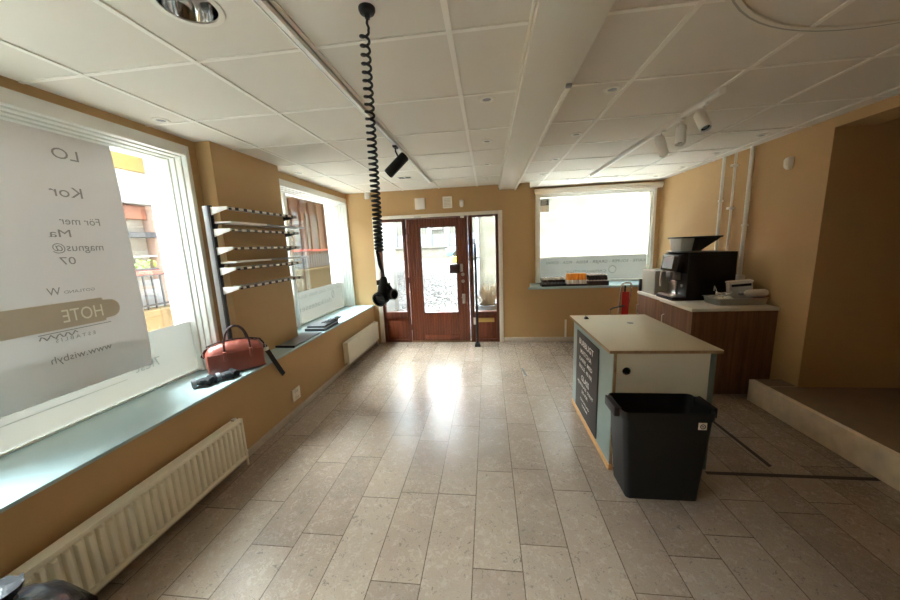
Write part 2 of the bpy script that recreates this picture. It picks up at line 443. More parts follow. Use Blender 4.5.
# left side wall: apron, pillar, pieces round the two shop windows
b = MB()
b.box(-2.62, Y0, -0.12, XA, YB, ZS - .02)                   # apron below the sill
b.box(-2.62, 2.503, ZS - .02, XP, 3.353, ZC)                # pillar
b.box(-2.62, 2.43, ZS - .02, XW, 2.503, ZC); b.box(-2.62, 3.353, ZS - .02, XW, 3.45, ZC)
b.box(-2.62, Y0, 2.445, XW, 2.43, ZC); b.box(-2.62, 3.45, 2.42, XW, YB, ZC)
b.box(-2.62, Y0, ZS - .02, XW, -0.6, 2.445)
b.box(-2.62, 5.28, ZS - .02, XW, YB, 2.42)
struct('wall_left', b, 'ochre', label='ochre wall with two shop windows and a pillar', cat='wall')
b = bx(-2.47, Y0, ZS - .02, -1.932, YB, ZS)
struct('windowsill_left', b, 'sill', bevel=0.003, label='deep grey green sill below the shop windows', cat='windowsill')
b = bx(XA, Y0, 0, XA + .012, YB, 0.062)
struct('baseboard_left', b, 'base_stone', bevel=0.003, label='stone baseboard below the radiators', cat='baseboard')

# door wall with the niche of the side window
b = MB()
b.box(-2.62, YB, -0.12, -1.86, YB + .36, ZC); b.box(0.235, YB, -0.12, 0.655, YB + .75, ZC)
b.box(-1.86, YB, 2.118, 0.235, YB + .36, ZC)
b.box(0.655, YB, -0.12, XR + .4, YW + .12, 0.865)
b.box(0.655, YW, 0.865, 0.81, YW + .24, ZC); b.box(0.81, YW, 2.43, XR, YW + .24, ZC); b.box(2.715, YW, 0.865, XR, YW + .24, 2.43)
struct('wall_back', b, 'ochre', label='ochre wall with the brown shop door and the niche window', cat='wall')
struct('baseboard_back', bx(0.235, YB - .012, 0, 2.0, YB, 0.075), 'base_stone', bevel=0.003, label='stone baseboard on the door wall', cat='baseboard')
struct('windowsill_back', bx(0.63, YB - .03, 0.865, XR - .01, YW + .03, 0.90), 'sill', bevel=0.003, label='grey green sill in the window niche', cat='windowsill')

b = MB()
b.box(XR, 3.14, -0.12, 4.3, 5.99, ZC)
b.box(XR, 1.9, 2.42, XR + .3, 3.14, ZC); b.box(XR, Y0, -0.12, 3.6, 1.9, ZC)
struct('wall_right', b, 'ochre', label='ochre wall with a stair opening', cat='wall')
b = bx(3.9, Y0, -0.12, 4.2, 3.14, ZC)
struct('wall_stairwell', b, 'stair_wall', label='ochre wall in the stair opening, shade put into its colour', cat='wall')
struct('wall_rear', bx(-2.62, Y0 - .2, -0.12, 4.2, Y0, ZC), 'ochre', label='ochre wall behind the viewer', cat='wall')
b = MB()
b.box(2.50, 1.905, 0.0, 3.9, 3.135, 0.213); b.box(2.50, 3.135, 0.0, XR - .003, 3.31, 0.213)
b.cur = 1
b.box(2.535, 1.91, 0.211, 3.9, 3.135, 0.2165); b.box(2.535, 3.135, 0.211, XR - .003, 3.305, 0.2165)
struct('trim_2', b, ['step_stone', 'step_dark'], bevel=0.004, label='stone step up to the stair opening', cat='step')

# ------------------------------------------------------------------ windows
def side_window(name, y0, y1, ztop, label, mull=None):
    t = thing(name, (XW, (y0 + y1) / 2, ZS), label, 'window', kind='structure')
    f = MB()
    def ring(xa, xb, m0, m1, top0, top1, bot):   # a rectangular frame between offsets m0..m1 from the opening
        f.box(xa, y1 - m1, ZS + bot, xb, y1 - m0, ztop - top0); f.box(xa, y0 + m0, ZS + bot, xb, y0 + m1, ztop - top0)
        f.box(xa, y0 + m1, ztop - top1, xb, y1 - m1, ztop - top0)
    ring(XW - .03, XW + .012, 0.0, 0.034, 0.0, 0.075, 0.0)
    ring(XW - .075, XW - .03, 0.014, 0.046, 0.03, 0.085, 0.0)
    ring(XW - .115, XW - .075, 0.022, 0.056, 0.05, 0.095, 0.0)
    ring(XW - .20, XW - .115, 0.030, 0.070, 0.06, 0.105, 0.0)
    f.box(XW - .20, y0 + .07, ZS, XW - .155, y1 - .07, ZS + .012)
    f.box(-2.624, y1 - .045, ZS, XW - .20, y1 + .004, ztop); f.box(-2.624, y0 - .004, ZS, XW - .20, y0 + .045, ztop); f.box(-2.624, y0 + .045, ztop - .07, XW - .20, y1 - .045, ztop + .004)
    for m in mull or ():
        f.box(XW - .20, m - .03, ZS, XW - .13, m + .03, ztop - .06)
    f.build('window_frame', 'white_paint', t, bevel=0.003)
    bx(-2.452, y0 + .05, ZS + .005, -2.446, y1 - .05, ztop - .08).build('pane', 'glass', t, smooth=False)
    return t
w1 = side_window('window_1', -0.6, 2.43, 2.445, 'white framed shop window with the paper banner inside')
w2 = side_window('window_2', 3.45, 5.28, 2.42, 'white framed shop window beyond the pillar, near the door', mull=(3.83,))
fl = bx(-2.445, -0.52, ZS + .012, -2.4435, 2.36, 1.09).build('frosted_film', 'film', w1)
l = MB()
l.box(-2.4433, 1.05, 0.808, -2.4428, 1.83, 0.812)
l.text('7fest', (-2.4428, 2.06, 0.83), (0, -1, 0), (0, 0.05, 1), 0.07, 0.17)
tag(l.build('film_lettering', 'film_ink_faint', fl, smooth=False), 'faint mirrored grey lettering')
fl = bx(-2.445, 3.52, ZS + .012, -2.4435, 5.21, 1.09).build('frosted_film', 'film', w2)
l = MB()
l.text('SAFT - TOAST - GLASS - PANINI - BULLAR', (-2.4428, 5.12, 1.0), (0, -1, 0), (0, 0, 1), 0.045, 1.25)
l.text('delikatesser', (-2.4428, 4.80, 0.83), (0, -1, 0), (0, 0, 1), 0.075, 0.92)
l.tube([(-2.4428, 4.86 + .035 * math.cos(a), 0.93 + .06 * math.sin(a)) for a in [i * PI / 8 for i in range(16)]], 0.004, 5, True)
tag(l.build('film_lettering', 'film_ink_faint', fl, smooth=False), 'faint mirrored grey lettering')

t = thing('window_3', (1.75, YW, 0.9), 'white framed window in the niche above the drink bottles', 'window', kind='structure')
f = MB()
f.box(0.81, YW - .012, 0.90, 0.865, YW + .07, 2.42); f.box(2.665, YW - .012, 0.90, 2.715, YW + .07, 2.42)
f.box(0.865, YW - .012, 2.36, 2.665, YW + .07, 2.42)
f.box(0.865, YW + .02, 0.90, 0.895, YW + .075, 2.36); f.box(2.640, YW + .02, 0.90, 2.665, YW + .075, 2.36)
f.box(0.895, YW + .02, 2.335, 2.640, YW + .075, 2.36); f.box(0.895, YW + .02, 0.90, 2.640, YW + .075, 0.935)
f.build('window_frame', 'white_paint', t, bevel=0.004)
bx(0.885, YW + .05, 0.92, 2.65, YW + .056, 2.345).build('pane', 'glass', t, smooth=False)
fl = bx(0.897, YW + .046, 0.936, 2.638, YW + .0475, 1.335).build('frosted_film', 'film', t)
l = MB()
l.text('KAFFE - SOUPER - GRAJER - RESSA - PIZA - SOPAS', (2.62, YW + .0455, 1.215), (-1, 0, 0), (0, 0, 1), 0.05, 1.62)
l.text('CAFEALLEUSTLLV', (2.0, YW + .0455, 1.06), (-1, 0, 0), (0, 0, 1), 0.04, 0.66)
l.tube([(2.1 + .06 * math.cos(a), YW + .0455, 1.10 + .06 * math.sin(a)) for a in [i * PI / 8 for i in range(16)]], 0.004, 5, True)
l.box(0.897, YW + .0448, 1.328, 2.638, YW + .0456, 1.334)
tag(l.build('film_lettering', 'film_ink', fl, smooth=False), 'faint mirrored grey lettering')
t2 = thing('roller_blind', (1.78, YW, 2.42), 'rolled up cream blind along the top of the niche window', 'blind')
b = MB(); b.box(0.79, YW - .085, 2.405, 2.775, YW - .015, 2.465); b.build('cassette', 'white_door_trim', t2, bevel=0.008)
MB().cyl((0.80, YW - .05, 2.40), (2.77, YW - .05, 2.40), 0.018).build('rolled_fabric', 'white_door_trim', t2)
t2 = thing('paper_notice', (0.975, YW + .045, 2.2), 'small dark topped paper notice stuck on the niche window', 'notice')
bx(0.90, YW + .044, 2.10, 1.04, YW + .0455, 2.31).build('sheet', 'label', t2)
b = MB(); b.box(0.90, YW + .0432, 2.21, 1.04, YW + .0438, 2.31); b.cur = 1
for i in range(4): b.box(0.915, YW + .0425, 2.225 + i * .02, 1.0 + .01 * (i % 2), YW + .0431, 2.233 + i * .02)
b.build('printed_block', ['pot', 'label'], t2)

# banner behind the shop window
t = thing('paper_banner', (-2.435, 1.3, 0.86), 'large greyish paper banner with mirrored print taped inside the shop window', 'banner')
b = MB(); n = 16; rows = []
for k in range(n + 1):
    s = k / n; z = 2.372 + (0.858 - 2.372) * s
    wob = 0.006 * math.sin(s * 9)
    rows.append([(-2.436 + wob * .4, 0.98, z), (-2.436 - wob * .2, 1.5, z), (-2.436 + wob * .4, 2.005 + 0.012 * math.sin(s * PI) - (0.008 if k == n else 0), z)])
b.loft(rows, False, False, closed=False)
pb = b.build('sheet', 'paper', t)
xi = -2.4315; UX, UZ = (0, -1, 0), (0, 0, 1)
def printed(name, mt, parent, label, *txt, **kw):
    l = MB()
    if txt: l.text(*txt)
    for q in kw.get('boxes', ()): l.box(*q)
    if 'tube' in kw: l.tube(*kw['tube'])
    return tag(l.build(name, mt, parent, smooth=False), label)
for txt, y, z, cap, w_ in (('LO', 1.815, 2.20, .062, .125), ('Kor', 1.795, 1.985, .062, .155), ('För mer', 1.855, 1.828, .045, .20), ('Ma', 1.695, 1.755, .045, .10),
                       ('magnus@', 1.845, 1.675, .045, .25), ('07', 1.69, 1.598, .045, .075), ('GOTLAND', 1.752, 1.432, .018, .15), ('W', 1.588, 1.43, .045, .06),
                       ('E S T A B L I S', 1.705, 1.165, .022, .19), ('www.wisbyh', 1.775, 1.05, .042, .30)):
    printed('printed_line', 'ink', pb, 'mirrored grey print', txt, (xi, y, z), UX, UZ, cap, w_)
printed('printed_rule', 'ink', pb, 'thin grey printed line', boxes=[(xi - .0003, 1.45, 1.219, xi + .0003, 1.80, 1.223)])
printed('printed_scribble', 'ink', pb, 'grey scribbled mark', tube=([(xi, 1.62 - i * .01, 1.20 + .012 * math.sin(i * 1.7)) for i in range(18)], .003, 5))
l = MB()
pts = [(1.20, 1.235), (1.775, 1.235), (1.78, 1.25), (1.815, 1.252)]
pts += [(1.815 + .052 * math.cos(a), 1.308 + .056 * math.sin(a)) for a in [(-PI / 2 + i * PI / 10) for i in range(1, 10)]]
pts += [(1.815, 1.364), (1.78, 1.366), (1.775, 1.382), (1.20, 1.382)]
l.prism(pts, 'X', xi - .0004, xi + .0002)
tag(l.build('tan_plaque_print', 'ink_tan', pb, smooth=False), 'tan printed plaque')
l = MB(); l.text('HOTE', (xi + .0006, 1.768, 1.268), UX, UZ, 0.078, 0.20)
tag(l.build('plaque_lettering', 'ink_cream', pb, smooth=False), 'cream mirrored lettering')
b = MB(); b.box(-2.43, 1.55, 2.355, -2.429, 1.75, 2.378)
b.build('tape', 'label', t)

# ------------------------------------------------------------------ the shop door
b = MB()
b.box(-1.86, YB - .015, 0, -1.79, YB + .10, 2.118); b.box(0.17, YB - .015, 0, 0.235, YB + .10, 2.118)
b.box(-1.79, YB - .015, 2.066, 0.17, YB + .10, 2.118)
struct('trim_3', b, 'white_door_trim', bevel=0.004, label='white casing round the brown shop door', cat='door casing')
d1 = thing('door_1', (-0.8, YB, 0), 'brown wooden shop door with glazed panel between two sidelights', 'door', kind='structure')
f = MB()
yf0, yf1 = YB + .005, YB + .085
f.box(-1.79, yf0, 0.0, -1.745, yf1, 2.066); f.box(-1.375, yf0, 0.0, -1.318, yf1, 2.066)
f.box(-0.305, yf0, 0.0, -0.235, yf1, 2.066); f.box(0.125, yf0, 0.0, 0.17, yf1, 2.066)
f.box(-1.745, yf0, 2.02, -1.375, yf1, 2.066); f.box(-1.318, yf0, 2.052, -0.305, yf1, 2.066); f.box(-0.235, yf0, 2.035, 0.125, yf1, 2.066)
f.box(-1.745, yf0, 0.0, -1.375, yf1, 0.045); f.box(-0.235, yf0, 0.0, 0.125, yf1, 0.045)
f.box(-1.745, yf0, 0.42, -1.375, yf1, 0.53); f.box(-0.235, yf0, 0.46, 0.125, yf1, 0.515)
f.build('door_frame', 'door_dark', d1, bevel=0.004)
b = bx(-1.318, yf0, 0.0, -0.305, yf1, 0.028); b.build('threshold', 'ply', d1, bevel=0.002)
leaf = MB()
ya, yb2 = YB - .005, YB + .04
def boards(x0, x1, z0, z1, w=0.042):
    nb = max(1, round((x1 - x0) / w)); s = (x1 - x0) / nb
    for i in range(nb):
        leaf.box(x0 + i * s + .0028, ya, z0, x0 + (i + 1) * s - .0028, yb2, z1)
    leaf.box(x0, ya + .008, z0, x1, yb2 - .006, z1)
boards(-1.305, -1.09, 0.03, 2.048); boards(-0.492, -0.312, 0.03, 2.048)
boards(-1.09, -0.492, 1.916, 2.048); boards(-1.09, -0.492, 0.13, 0.502)
leaf.box(-1.09, ya - .008, 0.03, -0.492, yb2, 0.13)
lf = leaf.build('door_leaf', 'door_wood', d1, bevel=0.003)
b = MB()
for (x0, z0, x1, z1) in ((-1.09, .502, -1.075, 1.916), (-.507, .502, -.492, 1.916), (-1.075, .502, -.507, .515), (-1.075, 1.903, -.507, 1.916)):
    b.box(x0, ya - .006, z0, x1, yb2, z1)
b.build('glazing_bead', 'door_dark', d1, bevel=0.003)
bx(-1.08, YB + .015, 0.508, -0.50, YB + .021, 1.91).build('pane', 'glass', d1, smooth=False)
bx(-1.75, YB + .035, 0.525, -1.37, YB + .041, 2.025).build('pane', 'glass', d1, smooth=False)
bx(-0.24, YB + .035, 0.51, 0.13, YB + .041, 2.04).build('pane', 'glass', d1, smooth=False)
for x0, x1, z1 in ((-1.745, -1.375, .42), (-.235, .125, .46)):
    b = MB(); b.box(x0, YB + .03, 0.045, x1, YB + .06, z1)
    b.box(x0 + .05, YB + .018, 0.095, x1 - .05, YB + .03, z1 - .05)
    b.build('kick_panel', 'door_wood', d1, bevel=0.006)
b = MB(); b.box(-0.175, YB + .012, 0.335, 0.085, YB + .022, 0.405); b.box(-0.16, YB + .006, 0.35, 0.07, YB + .012, 0.39)
tag(b.build('mail_slot', 'brass', d1, bevel=0.003), 'brass mail slot')
b = MB(); b.box(-0.615, YB - .055, 1.165, -0.455, YB - .006, 1.31)
lk = b.build('lock_box', 'leather_dark', d1, bevel=0.006)
b = MB(); b.box(-0.445, YB - .03, 1.185, -0.405, YB - .006, 1.31)
b.cyl((-0.425, YB - .05, 1.245), (-0.425, YB - .03, 1.245), 0.014)
tag(b.build('latch', 'steel', d1, bevel=0.003), 'steel latch')
for z in (1.14, 1.03):
    b = MB(); b.lathe([(0.028, 0), (0.028, .012), (0.022, .02), (0.008, .021), (0.008, .026)], (-0.41, YB - .006, z), (0, -1, 0), 20)
    tag(b.build('lock_cylinder', 'steel', d1), 'round steel lock cylinder')
b = MB(); b.box(-0.432, YB - .016, 0.66, -0.378, YB - .006, 0.82)
hp = b.build('handle_plate', 'steel', d1, bevel=0.004)
b = MB(); b.tube([(-0.405, YB - .016, 0.77), (-0.405, YB - .05, 0.77), (-0.41, YB - .06, 0.77), (-0.43, YB - .06, 0.768), (-.436, YB - .058, .766)], 0.009, 10)
b.build('handle', 'steel', hp)
b = MB(); b.tube([(-0.27, YB + .002, 0.95), (-0.27, YB - .03, 0.97), (-0.27, YB - .03, 1.33), (-0.27, YB + .002, 1.35)], 0.012, 10)
b.build('pull_bar', 'door_dark', d1)
for z in (0.27, 1.07, 1.86):
    b = MB(); b.cyl((-1.312, YB - .008, z - .05), (-1.312, YB - .008, z + .05), 0.009); b.box(-1.335, YB - .004, z - .045, -1.29, YB + .004, z + .045)
    b.build('hinge', 'door_dark', d1)
b = MB(); b.box(-0.42, YB - .03, 2.03, -0.36, YB - .006, 2.06); tag(b.build('door_sensor', 'white_plastic', d1, bevel=.003), 'small white contact sensor')
b = MB(); b.box(-1.16, YB - .03, 2.066, -1.05, YB - .014, 2.085); tag(b.build('closer_bracket', 'steel', d1, bevel=.002), 'small steel bracket')

# ------------------------------------------------------------------ radiators
def radiator(y0, y1, z0, z1, label, ribs):
    t = thing('radiator', (XA, (y0 + y1) / 2, z0), label, 'radiator', 'cream panel radiators')
    xb0, xf = XA + .03, XA + .105
    b = MB()
    b.box(xf - .030, y0, z0, xf - (.018 if ribs else .008), y1, z1)
    b.box(xf - .020, y0, z1 - .026, xf, y1, z1); b.box(xf - .020, y0, z0, xf, y1, z0 + .022)
    b.box(xf - .020, y0, z0, xf, y0 + .018, z1); b.box(xf - .020, y1 - .018, z0, xf, y1, z1)
    if ribs:
        nr = int((y1 - y0 - .04) / .0415); s = (y1 - y0 - .04) / nr
        for i in range(nr):
            yy = y0 + .02 + (i + .5) * s
            zt, zb = z1 - .030, z0 + .026
            b.loft([[(xf - .019, yy - .015, zb), (xf - .019, yy + .015, zb), (xf + .001, yy + .009, zb + .012), (xf + .001, yy - .009, zb + .012)],
                    [(xf - .019, yy - .015, zt), (xf - .019, yy + .015, zt), (xf + .001, yy + .009, zt - .012), (xf + .001, yy - .009, zt - .012)]])
    else:
        b.box(xf - .010, y0 + .016, z0 + .02, xf - .003, y1 - .016, z1 - .024)
    b.build('front_panel', 'radiator', t, bevel=0.003)
    b = bx(xb0, y0 + .005, z0 + .005, xb0 + .012, y1 - .005, z1 - .005); b.build('rear_panel', 'radiator', t, bevel=0.003)
    b = MB(); b.box(xb0 + .014, y0 + .01, z1 - .006, xf - .031, y1 - .01, z1 - .002)
    for i in range(int((y1 - y0) / .03)): b.box(xb0 + .016, y0 + .012 + i * .03, z0 + .03, xf - .033, y0 + .0135 + i * .03, z1 - .006)
    b.build('top_grille', 'radiator', t)
    for yy in (y0 + .2, y1 - .2):
        b = MB(); b.box(XA, yy - .015, z0 + .04, xb0, yy + .015, z1 - .03); b.build('wall_bracket', 'radiator', t)
    b = MB(); yv = y1 + .001
    b.cyl((xf - .035, y1 - .01, z0 + .028), (xf - .035, y1 + .035, z0 + .028), 0.011)
    b.cyl((xf - .035, y1 + .025, z0 + .028), (xf - .035, y1 + .025, z0 - .02), 0.010)
    b.build('valve', 'white_plastic', t)
    b = MB(); b.cyl((xf - .035, y1 + .025, z0 - .02), (xf - .035, y1 + .025, 0.0), 0.008); b.build('feed_pipe', 'radiator', t)
    b = MB(); b.box(xb0 + .02, y1 - .05, z1 - .012, xf - .03, y1 - .02, z1 + .012); b.build('air_vent', 'white_plastic', t, bevel=.002)
    return t
radiator(0.35, 2.07, 0.085, 0.405, 'long cream ribbed radiator on the ochre wall below the banner window', True)
radiator(3.95, 5.15, 0.105, 0.405, 'flat cream radiator on the ochre wall beside the shop door', False)

# socket on the apron
t = thing('wall_socket', (XA, 2.885, 0.2), 'white double wall socket on the ochre wall beyond the ribbed radiator', 'socket')
bx(XA, 2.825, 0.14, XA + .012, 2.955, 0.265).build('plate', 'white_plastic', t, bevel=0.004)
for z in (0.173, 0.232):
    o = MB().lathe([(0.025, 0), (0.025, .004), (0.019, .004), (0.019, .001), (.0, .001)], (XA + .012, 2.89, z), (1, 0, 0), 20).build('socket_well', 'white_plastic', t)
    MB().cyl((XA + .0125, 2.882, z), (XA + .0145, 2.882, z), 0.003, n=8).cyl((XA + .0125, 2.898, z), (XA + .0145, 2.898, z), 0.003, n=8).build('pin_hole', 'black', o)

# ------------------------------------------------------------------ ceiling things
t = thing('recessed_downlight', (HX, HY, ZC), 'large round chrome downlight let into the ceiling above the banner window', 'downlight')
MB().lathe([(HR + .018, 0), (HR + .016, -.005), (HR - .003, -.005), (HR - .003, .004), (HR + .018, .004)], (HX, HY, ZC), n=48, cap0=False, cap1=False).build('trim_ring', 'white_plastic', t)
MB().lathe([(HR - .004, .0), (HR - .01, .05), (HR - .03, .13), (HR - .055, .17), (0.0, .175)], (HX, HY, ZC), n=48, cap0=False).build('reflector', 'chrome', t)
for dx in (-.035, .04):
    b = MB(); b.tube([(HX + dx, HY + .085, ZC + .09), (HX + dx * .6, HY, ZC + .075), (HX + dx * .5, HY - .05, ZC + .07)], 0.011, 10); o = b.build('lamp_tube', 'white_plastic', t)
    b = MB(); b.cyl((HX + dx, HY + .095, ZC + .09), (HX + dx * .9, HY + .05, ZC + .085), 0.016); b.build('lamp_cap', 'black', o)

def track(name, x, y0, y1, mats, label):
    t = thing(name, (x, (y0 + y1) / 2, ZC), label, 'light track')
    b = MB(); b.box(x - .014, y0, 2.466, x - .009, y1, ZC - .001); b.box(x - .003, y0, 2.466, x + .016, y1, ZC - .001); b.box(x - .014, y0, 2.486, x + .016, y1, ZC - .001)
    b.build('rail', mats[0], t)
    bx(x - .009, y0 + .005, 2.474, x - .003, y1 - .005, 2.4855).build('slot', mats[1], t)
    for y in (y0 - .014, y1 + .0):
        bx(x - .020, y, 2.463, x + .020, y + .014, ZC - .001).build('end_cap', mats[0], t, bevel=0.002)
    return t
track('track_rail', -0.765, -1.0, 4.62, ('white_metal', 'black'), 'long white ceiling track with a black slot above the coiled cable')
track('track_rail', 1.44, 2.36, 4.9, ('white_metal', 'grey_metal'), 'short white ceiling track carrying three white spotlights')

def spot(name, mount, top, tip, r, mats, label, group=None, adapter=True):
    t = thing(name, mount, label, 'spotlight', group)
    mount, top, tip = Vector(mount), Vector(top), Vector(tip); d = (tip - top).normalized(); L = (tip - top).length
    b = MB(); b.box(mount.x - .016, mount.y - .04, mount.z - .022, mount.x + .016, mount.y + .04, mount.z)
    b.build('track_adapter', mats[0], t, bevel=0.003)
    j = top + d * L * .28
    side = Vector((0, 1, 0)); side = (side - d * side.dot(d)).normalized()
    b = MB(); b.tube([mount + Vector((0, 0, -.02)), mount + Vector((0, 0, -.05)), (mount + Vector((0, 0, -.05))).lerp(j, .6), j], 0.007, 8)
    b.build('stem', mats[0], t)
    b = MB(); b.lathe([(r * .2, -.004), (r * .86, 0), (r, .008), (r, L - .004), (r * .97, L), (r * .86, L), (r * .82, L - .02)], top, d, 28, cap1=False)
    b.build('lamp_body', mats[0], t)
    b = MB(); b.lathe([(r * .85, L - .022), (r * .60, L - .022), (r * .55, L - .03)], top, d, 28, cap1=False); b.build('baffle', 'black', t)
    b = MB(); b.lathe([(r * .58, L - .030), (r * .45, L - .018), (0, L - .012)], top, d, 24); b.build('lens', mats[1], t)
    return t
spot('track_spotlight', (-0.765, 2.90, 2.475), (-0.672, 2.85, 2.372), (-0.815, 2.80, 2.225), 0.042, ('black', 'lens'), 'black cylindrical spotlight hanging from the long ceiling track beside the coiled cable')
WS = ('white_metal', 'lens')
gp = 'white spotlights on the short track'
spot('track_spotlight', (1.44, 2.52, 2.475), (1.437, 2.565, 2.425), (1.437, 2.475, 2.300), 0.034, WS, 'white spotlight on the short track with its lens showing, the one nearest the stair opening', gp)
spot('track_spotlight', (1.44, 2.79, 2.475), (1.445, 2.785, 2.415), (1.43, 2.76, 2.285), 0.034, WS, 'white spotlight hanging straight down in the middle of the three on the short track', gp)
spot('track_spotlight', (1.44, 3.06, 2.475), (1.425, 3.06, 2.42), (1.455, 3.02, 2.270), 0.034, WS, 'white spotlight tilted with its back showing, last of three along the short track', gp)

def small_light(x, y, label, r=0.036):
    t = thing('ceiling_spotlight', (x, y, ZC), label, 'ceiling light', 'small recessed ceiling lights')
    MB().lathe([(r + .012, -.0005), (r + .010, -.006), (r - .004, -.008), (r - .012, .0)], (x, y, ZC), n=24, cap0=False, cap1=False).build('trim_ring', 'white_plastic', t)
    MB().lathe([(r - .010, -.003), (r * .5, -.002), (r * .45, -.005), (0, -.006)], (x, y, ZC), n=24).build('lamp_face', 'grey_metal', t)
    return t
s0 = small_light(0.014, 2.217, 'small round recessed light between the beam and the coiled cable, first from the viewer')
for x, y, lb in ((0.014, 3.065, 'small round recessed light close beside the beam, second from the viewer in its row'),
                 (0.012, 3.909, 'small round recessed light close beside the beam, third from the viewer in its row'),
                 (0.012, 4.75, 'small round recessed light close beside the beam, last before the door wall'),
                 (0.760, 2.239, 'small round recessed light beside the beam, above the counter, first of its row'),
                 (0.765, 3.065, 'small round recessed light on the niche side of the beam, second of its row'),
                 (0.760, 3.897, 'small round recessed light on the niche side of the beam, third of its row'),
                 (0.770, 4.732, 'small round recessed light on the niche side of the beam, last of its row'),
                 (1.182, 5.19, 'small round recessed light before the niche window, between beam and short track'),
                 (1.869, 5.19, 'small round recessed light before the niche window, beyond the short track'),
                 (2.528, 3.527, 'small round recessed light close to the wall between stair opening and pipes'),
                 (2.535, 4.142, 'small round recessed light close to the wall above the white pipes'),
                 (2.551, 4.807, 'small round recessed light close to the wall beyond the white pipes'),
                 (2.50, 5.40, 'small round recessed light in the ceiling corner over the niche window'),
                 (-2.10, 2.075, 'small round recessed light above the banner window'),
                 (-2.12, 3.70, 'small round recessed light above the second shop window, past the pillar')):
    copy_tree(s0, (x, y, ZC), lb)
t = thing('ceiling_vent', (-1.04, 4.33, ZC), 'small dark slotted vent in the ceiling above the shop door', 'vent')
bx(-1.13, 4.27, ZC - .006, -0.95, 4.39, ZC).build('vent_plate', 'white_plastic', t, bevel=.002)
b = MB()
for i in range(3): b.box(-1.12, 4.28 + i * .035, ZC - .0075, -1.055 + .01 * i, 4.30 + i * .035, ZC - .005); b.box(-1.03, 4.28 + i * .035, ZC - .0075, -.965, 4.30 + i * .035, ZC - .005)
b.build('vent_slot', 'black', t)

t = thing('curved_rail', (1.60, 1.30, ZC), 'round white curtain rail fixed to the ceiling beside the beam', 'curtain rail')
def ring_pts(r, n=72): return [(1.64 + r * math.cos(2 * PI * i / n), 0.86 + r * math.sin(2 * PI * i / n)) for i in range(n)]
b = MB(); R0, R1 = 0.945, 0.985
rr = [[(x, y, z) for (x, y), z in zip(ring_pts(q), [zz] * 72)] for q, zz in ((R1, ZC - .0005), (R1, ZC - .009), (R0, ZC - .009), (R0, ZC - .0005))]
b.loft(rr, False, False); b.build('rail', 'beam', t)
b = MB(); b.loft([[(x, y, z) for (x, y) in ring_pts(q)] for q, z in ((R0 + .016, ZC - .0095), (R0 + .024, ZC - .0095))], False, False); b.build('rail_groove', 'grey_box', t)
t = thing('cable_channel', (0.452, 3.7, 2.43), 'thin white cable channel along the edge of the boxed beam', 'cable channel')
bx(0.424, 1.93, 2.404, 0.450, YB - .01, 2.4195).build('channel', 'tbar', t, bevel=.002)
bx(0.422, 1.915, 2.402, 0.452, 1.935, 2.4197).build('end_cap', 'grey_metal', t, bevel=.002)

# coiled cable with hanging sockets
CX, CY = -0.428, 1.339
t = thing('coiled_cable', (CX, CY, ZC), 'black spiral cable with sockets hanging from the ceiling', 'cable')
MB().lathe([(0.031, -.0005), (0.031, -.008), (0.027, -.016), (0.012, -.022), (0.009, -.035)], (CX, CY, ZC), n=28).build('ceiling_rose', 'black', t)
pts = [(CX, CY, 2.47), (CX - .004, CY, 2.45), (CX + .002, CY, 2.435)]
z, a, zend = 2.425, 0.0, 1.605
while z > zend:
    s = (2.425 - z) / (2.425 - zend)
    pitch = 0.0195 * (1 - s) ** 0.9 + 0.0130
    rad = 0.0160 - 0.0005 * s
    cx = CX - .016 - .006 * s
    pts.append((cx + rad * math.cos(a), CY + rad * math.sin(a), z))
    a += 2 * PI / 16; z -= pitch / 16
b = MB(); b.tube(pts, 0.0050, 7); b.build('spiral', 'cable', t)
q = CX - .022
ZP = 1.50
b = MB()
b.tube([pts[-1], (q - .010, CY, 1.59), (q - .004, CY - .005, 1.55), (q + .006, CY - .004, ZP + .02), (q + .008, CY, ZP - .005)], 0.0050, 7)
b.tube([(q - .012, CY + .008, 1.605), (q - .001, CY + .004, 1.56), (q + .010, CY + .006, ZP)], 0.0045, 7)
b.build('lead', 'cable', t)
b = MB()
b.lathe([(0.010, 0), (0.015, .012), (0.017, .03), (0.024, .045), (0.024, .070), (0.030, .082), (0.026, .098), (0.008, .102)], (q + .012, CY - .004, ZP), (-.10, -.05, -1), 20)
b.box(q - .018, CY - .015, ZP - .035, q - .004, CY + .012, ZP - .015); b.box(q + .02, CY - .015, ZP - .05, q + .034, CY + .01, ZP - .028)
b.build('plug_body', 'black', t)
def sock(c, d, r, L):
    b = MB(); b.lathe([(r * .5, 0), (r * .95, .006), (r, .014), (r, L), (r * .84, L), (r * .84, L - .012), (0, L - .012)], c, d, 24); return b
o = sock((q + .004, CY + .016, ZP - .085), (-.25, -.9, -.2), 0.031, 0.050).build('socket_outlet', 'black', t)
o = sock((q + .030, CY - .004, ZP - .078), (.85, -.45, .1), 0.022, 0.030).build('socket_outlet', 'black', t)
b = MB(); b.tube([(q + .056 + .021 * math.cos(a) * .45, CY - .018 + .021 * math.cos(a) * .85, ZP - .075 + .021 * math.sin(a)) for a in [i * PI / 10 for i in range(20)]], 0.003, 5, True)
tag(b.build('socket_ring', 'grey_metal', o), 'grey ring')
b = MB(); b.tube([(q + .016, CY - .01, ZP - .035), (q + .032, CY - .01, ZP - .045), (q + .038, CY - .006, ZP - .06)], 0.011, 8); b.build('socket_neck', 'black', t)

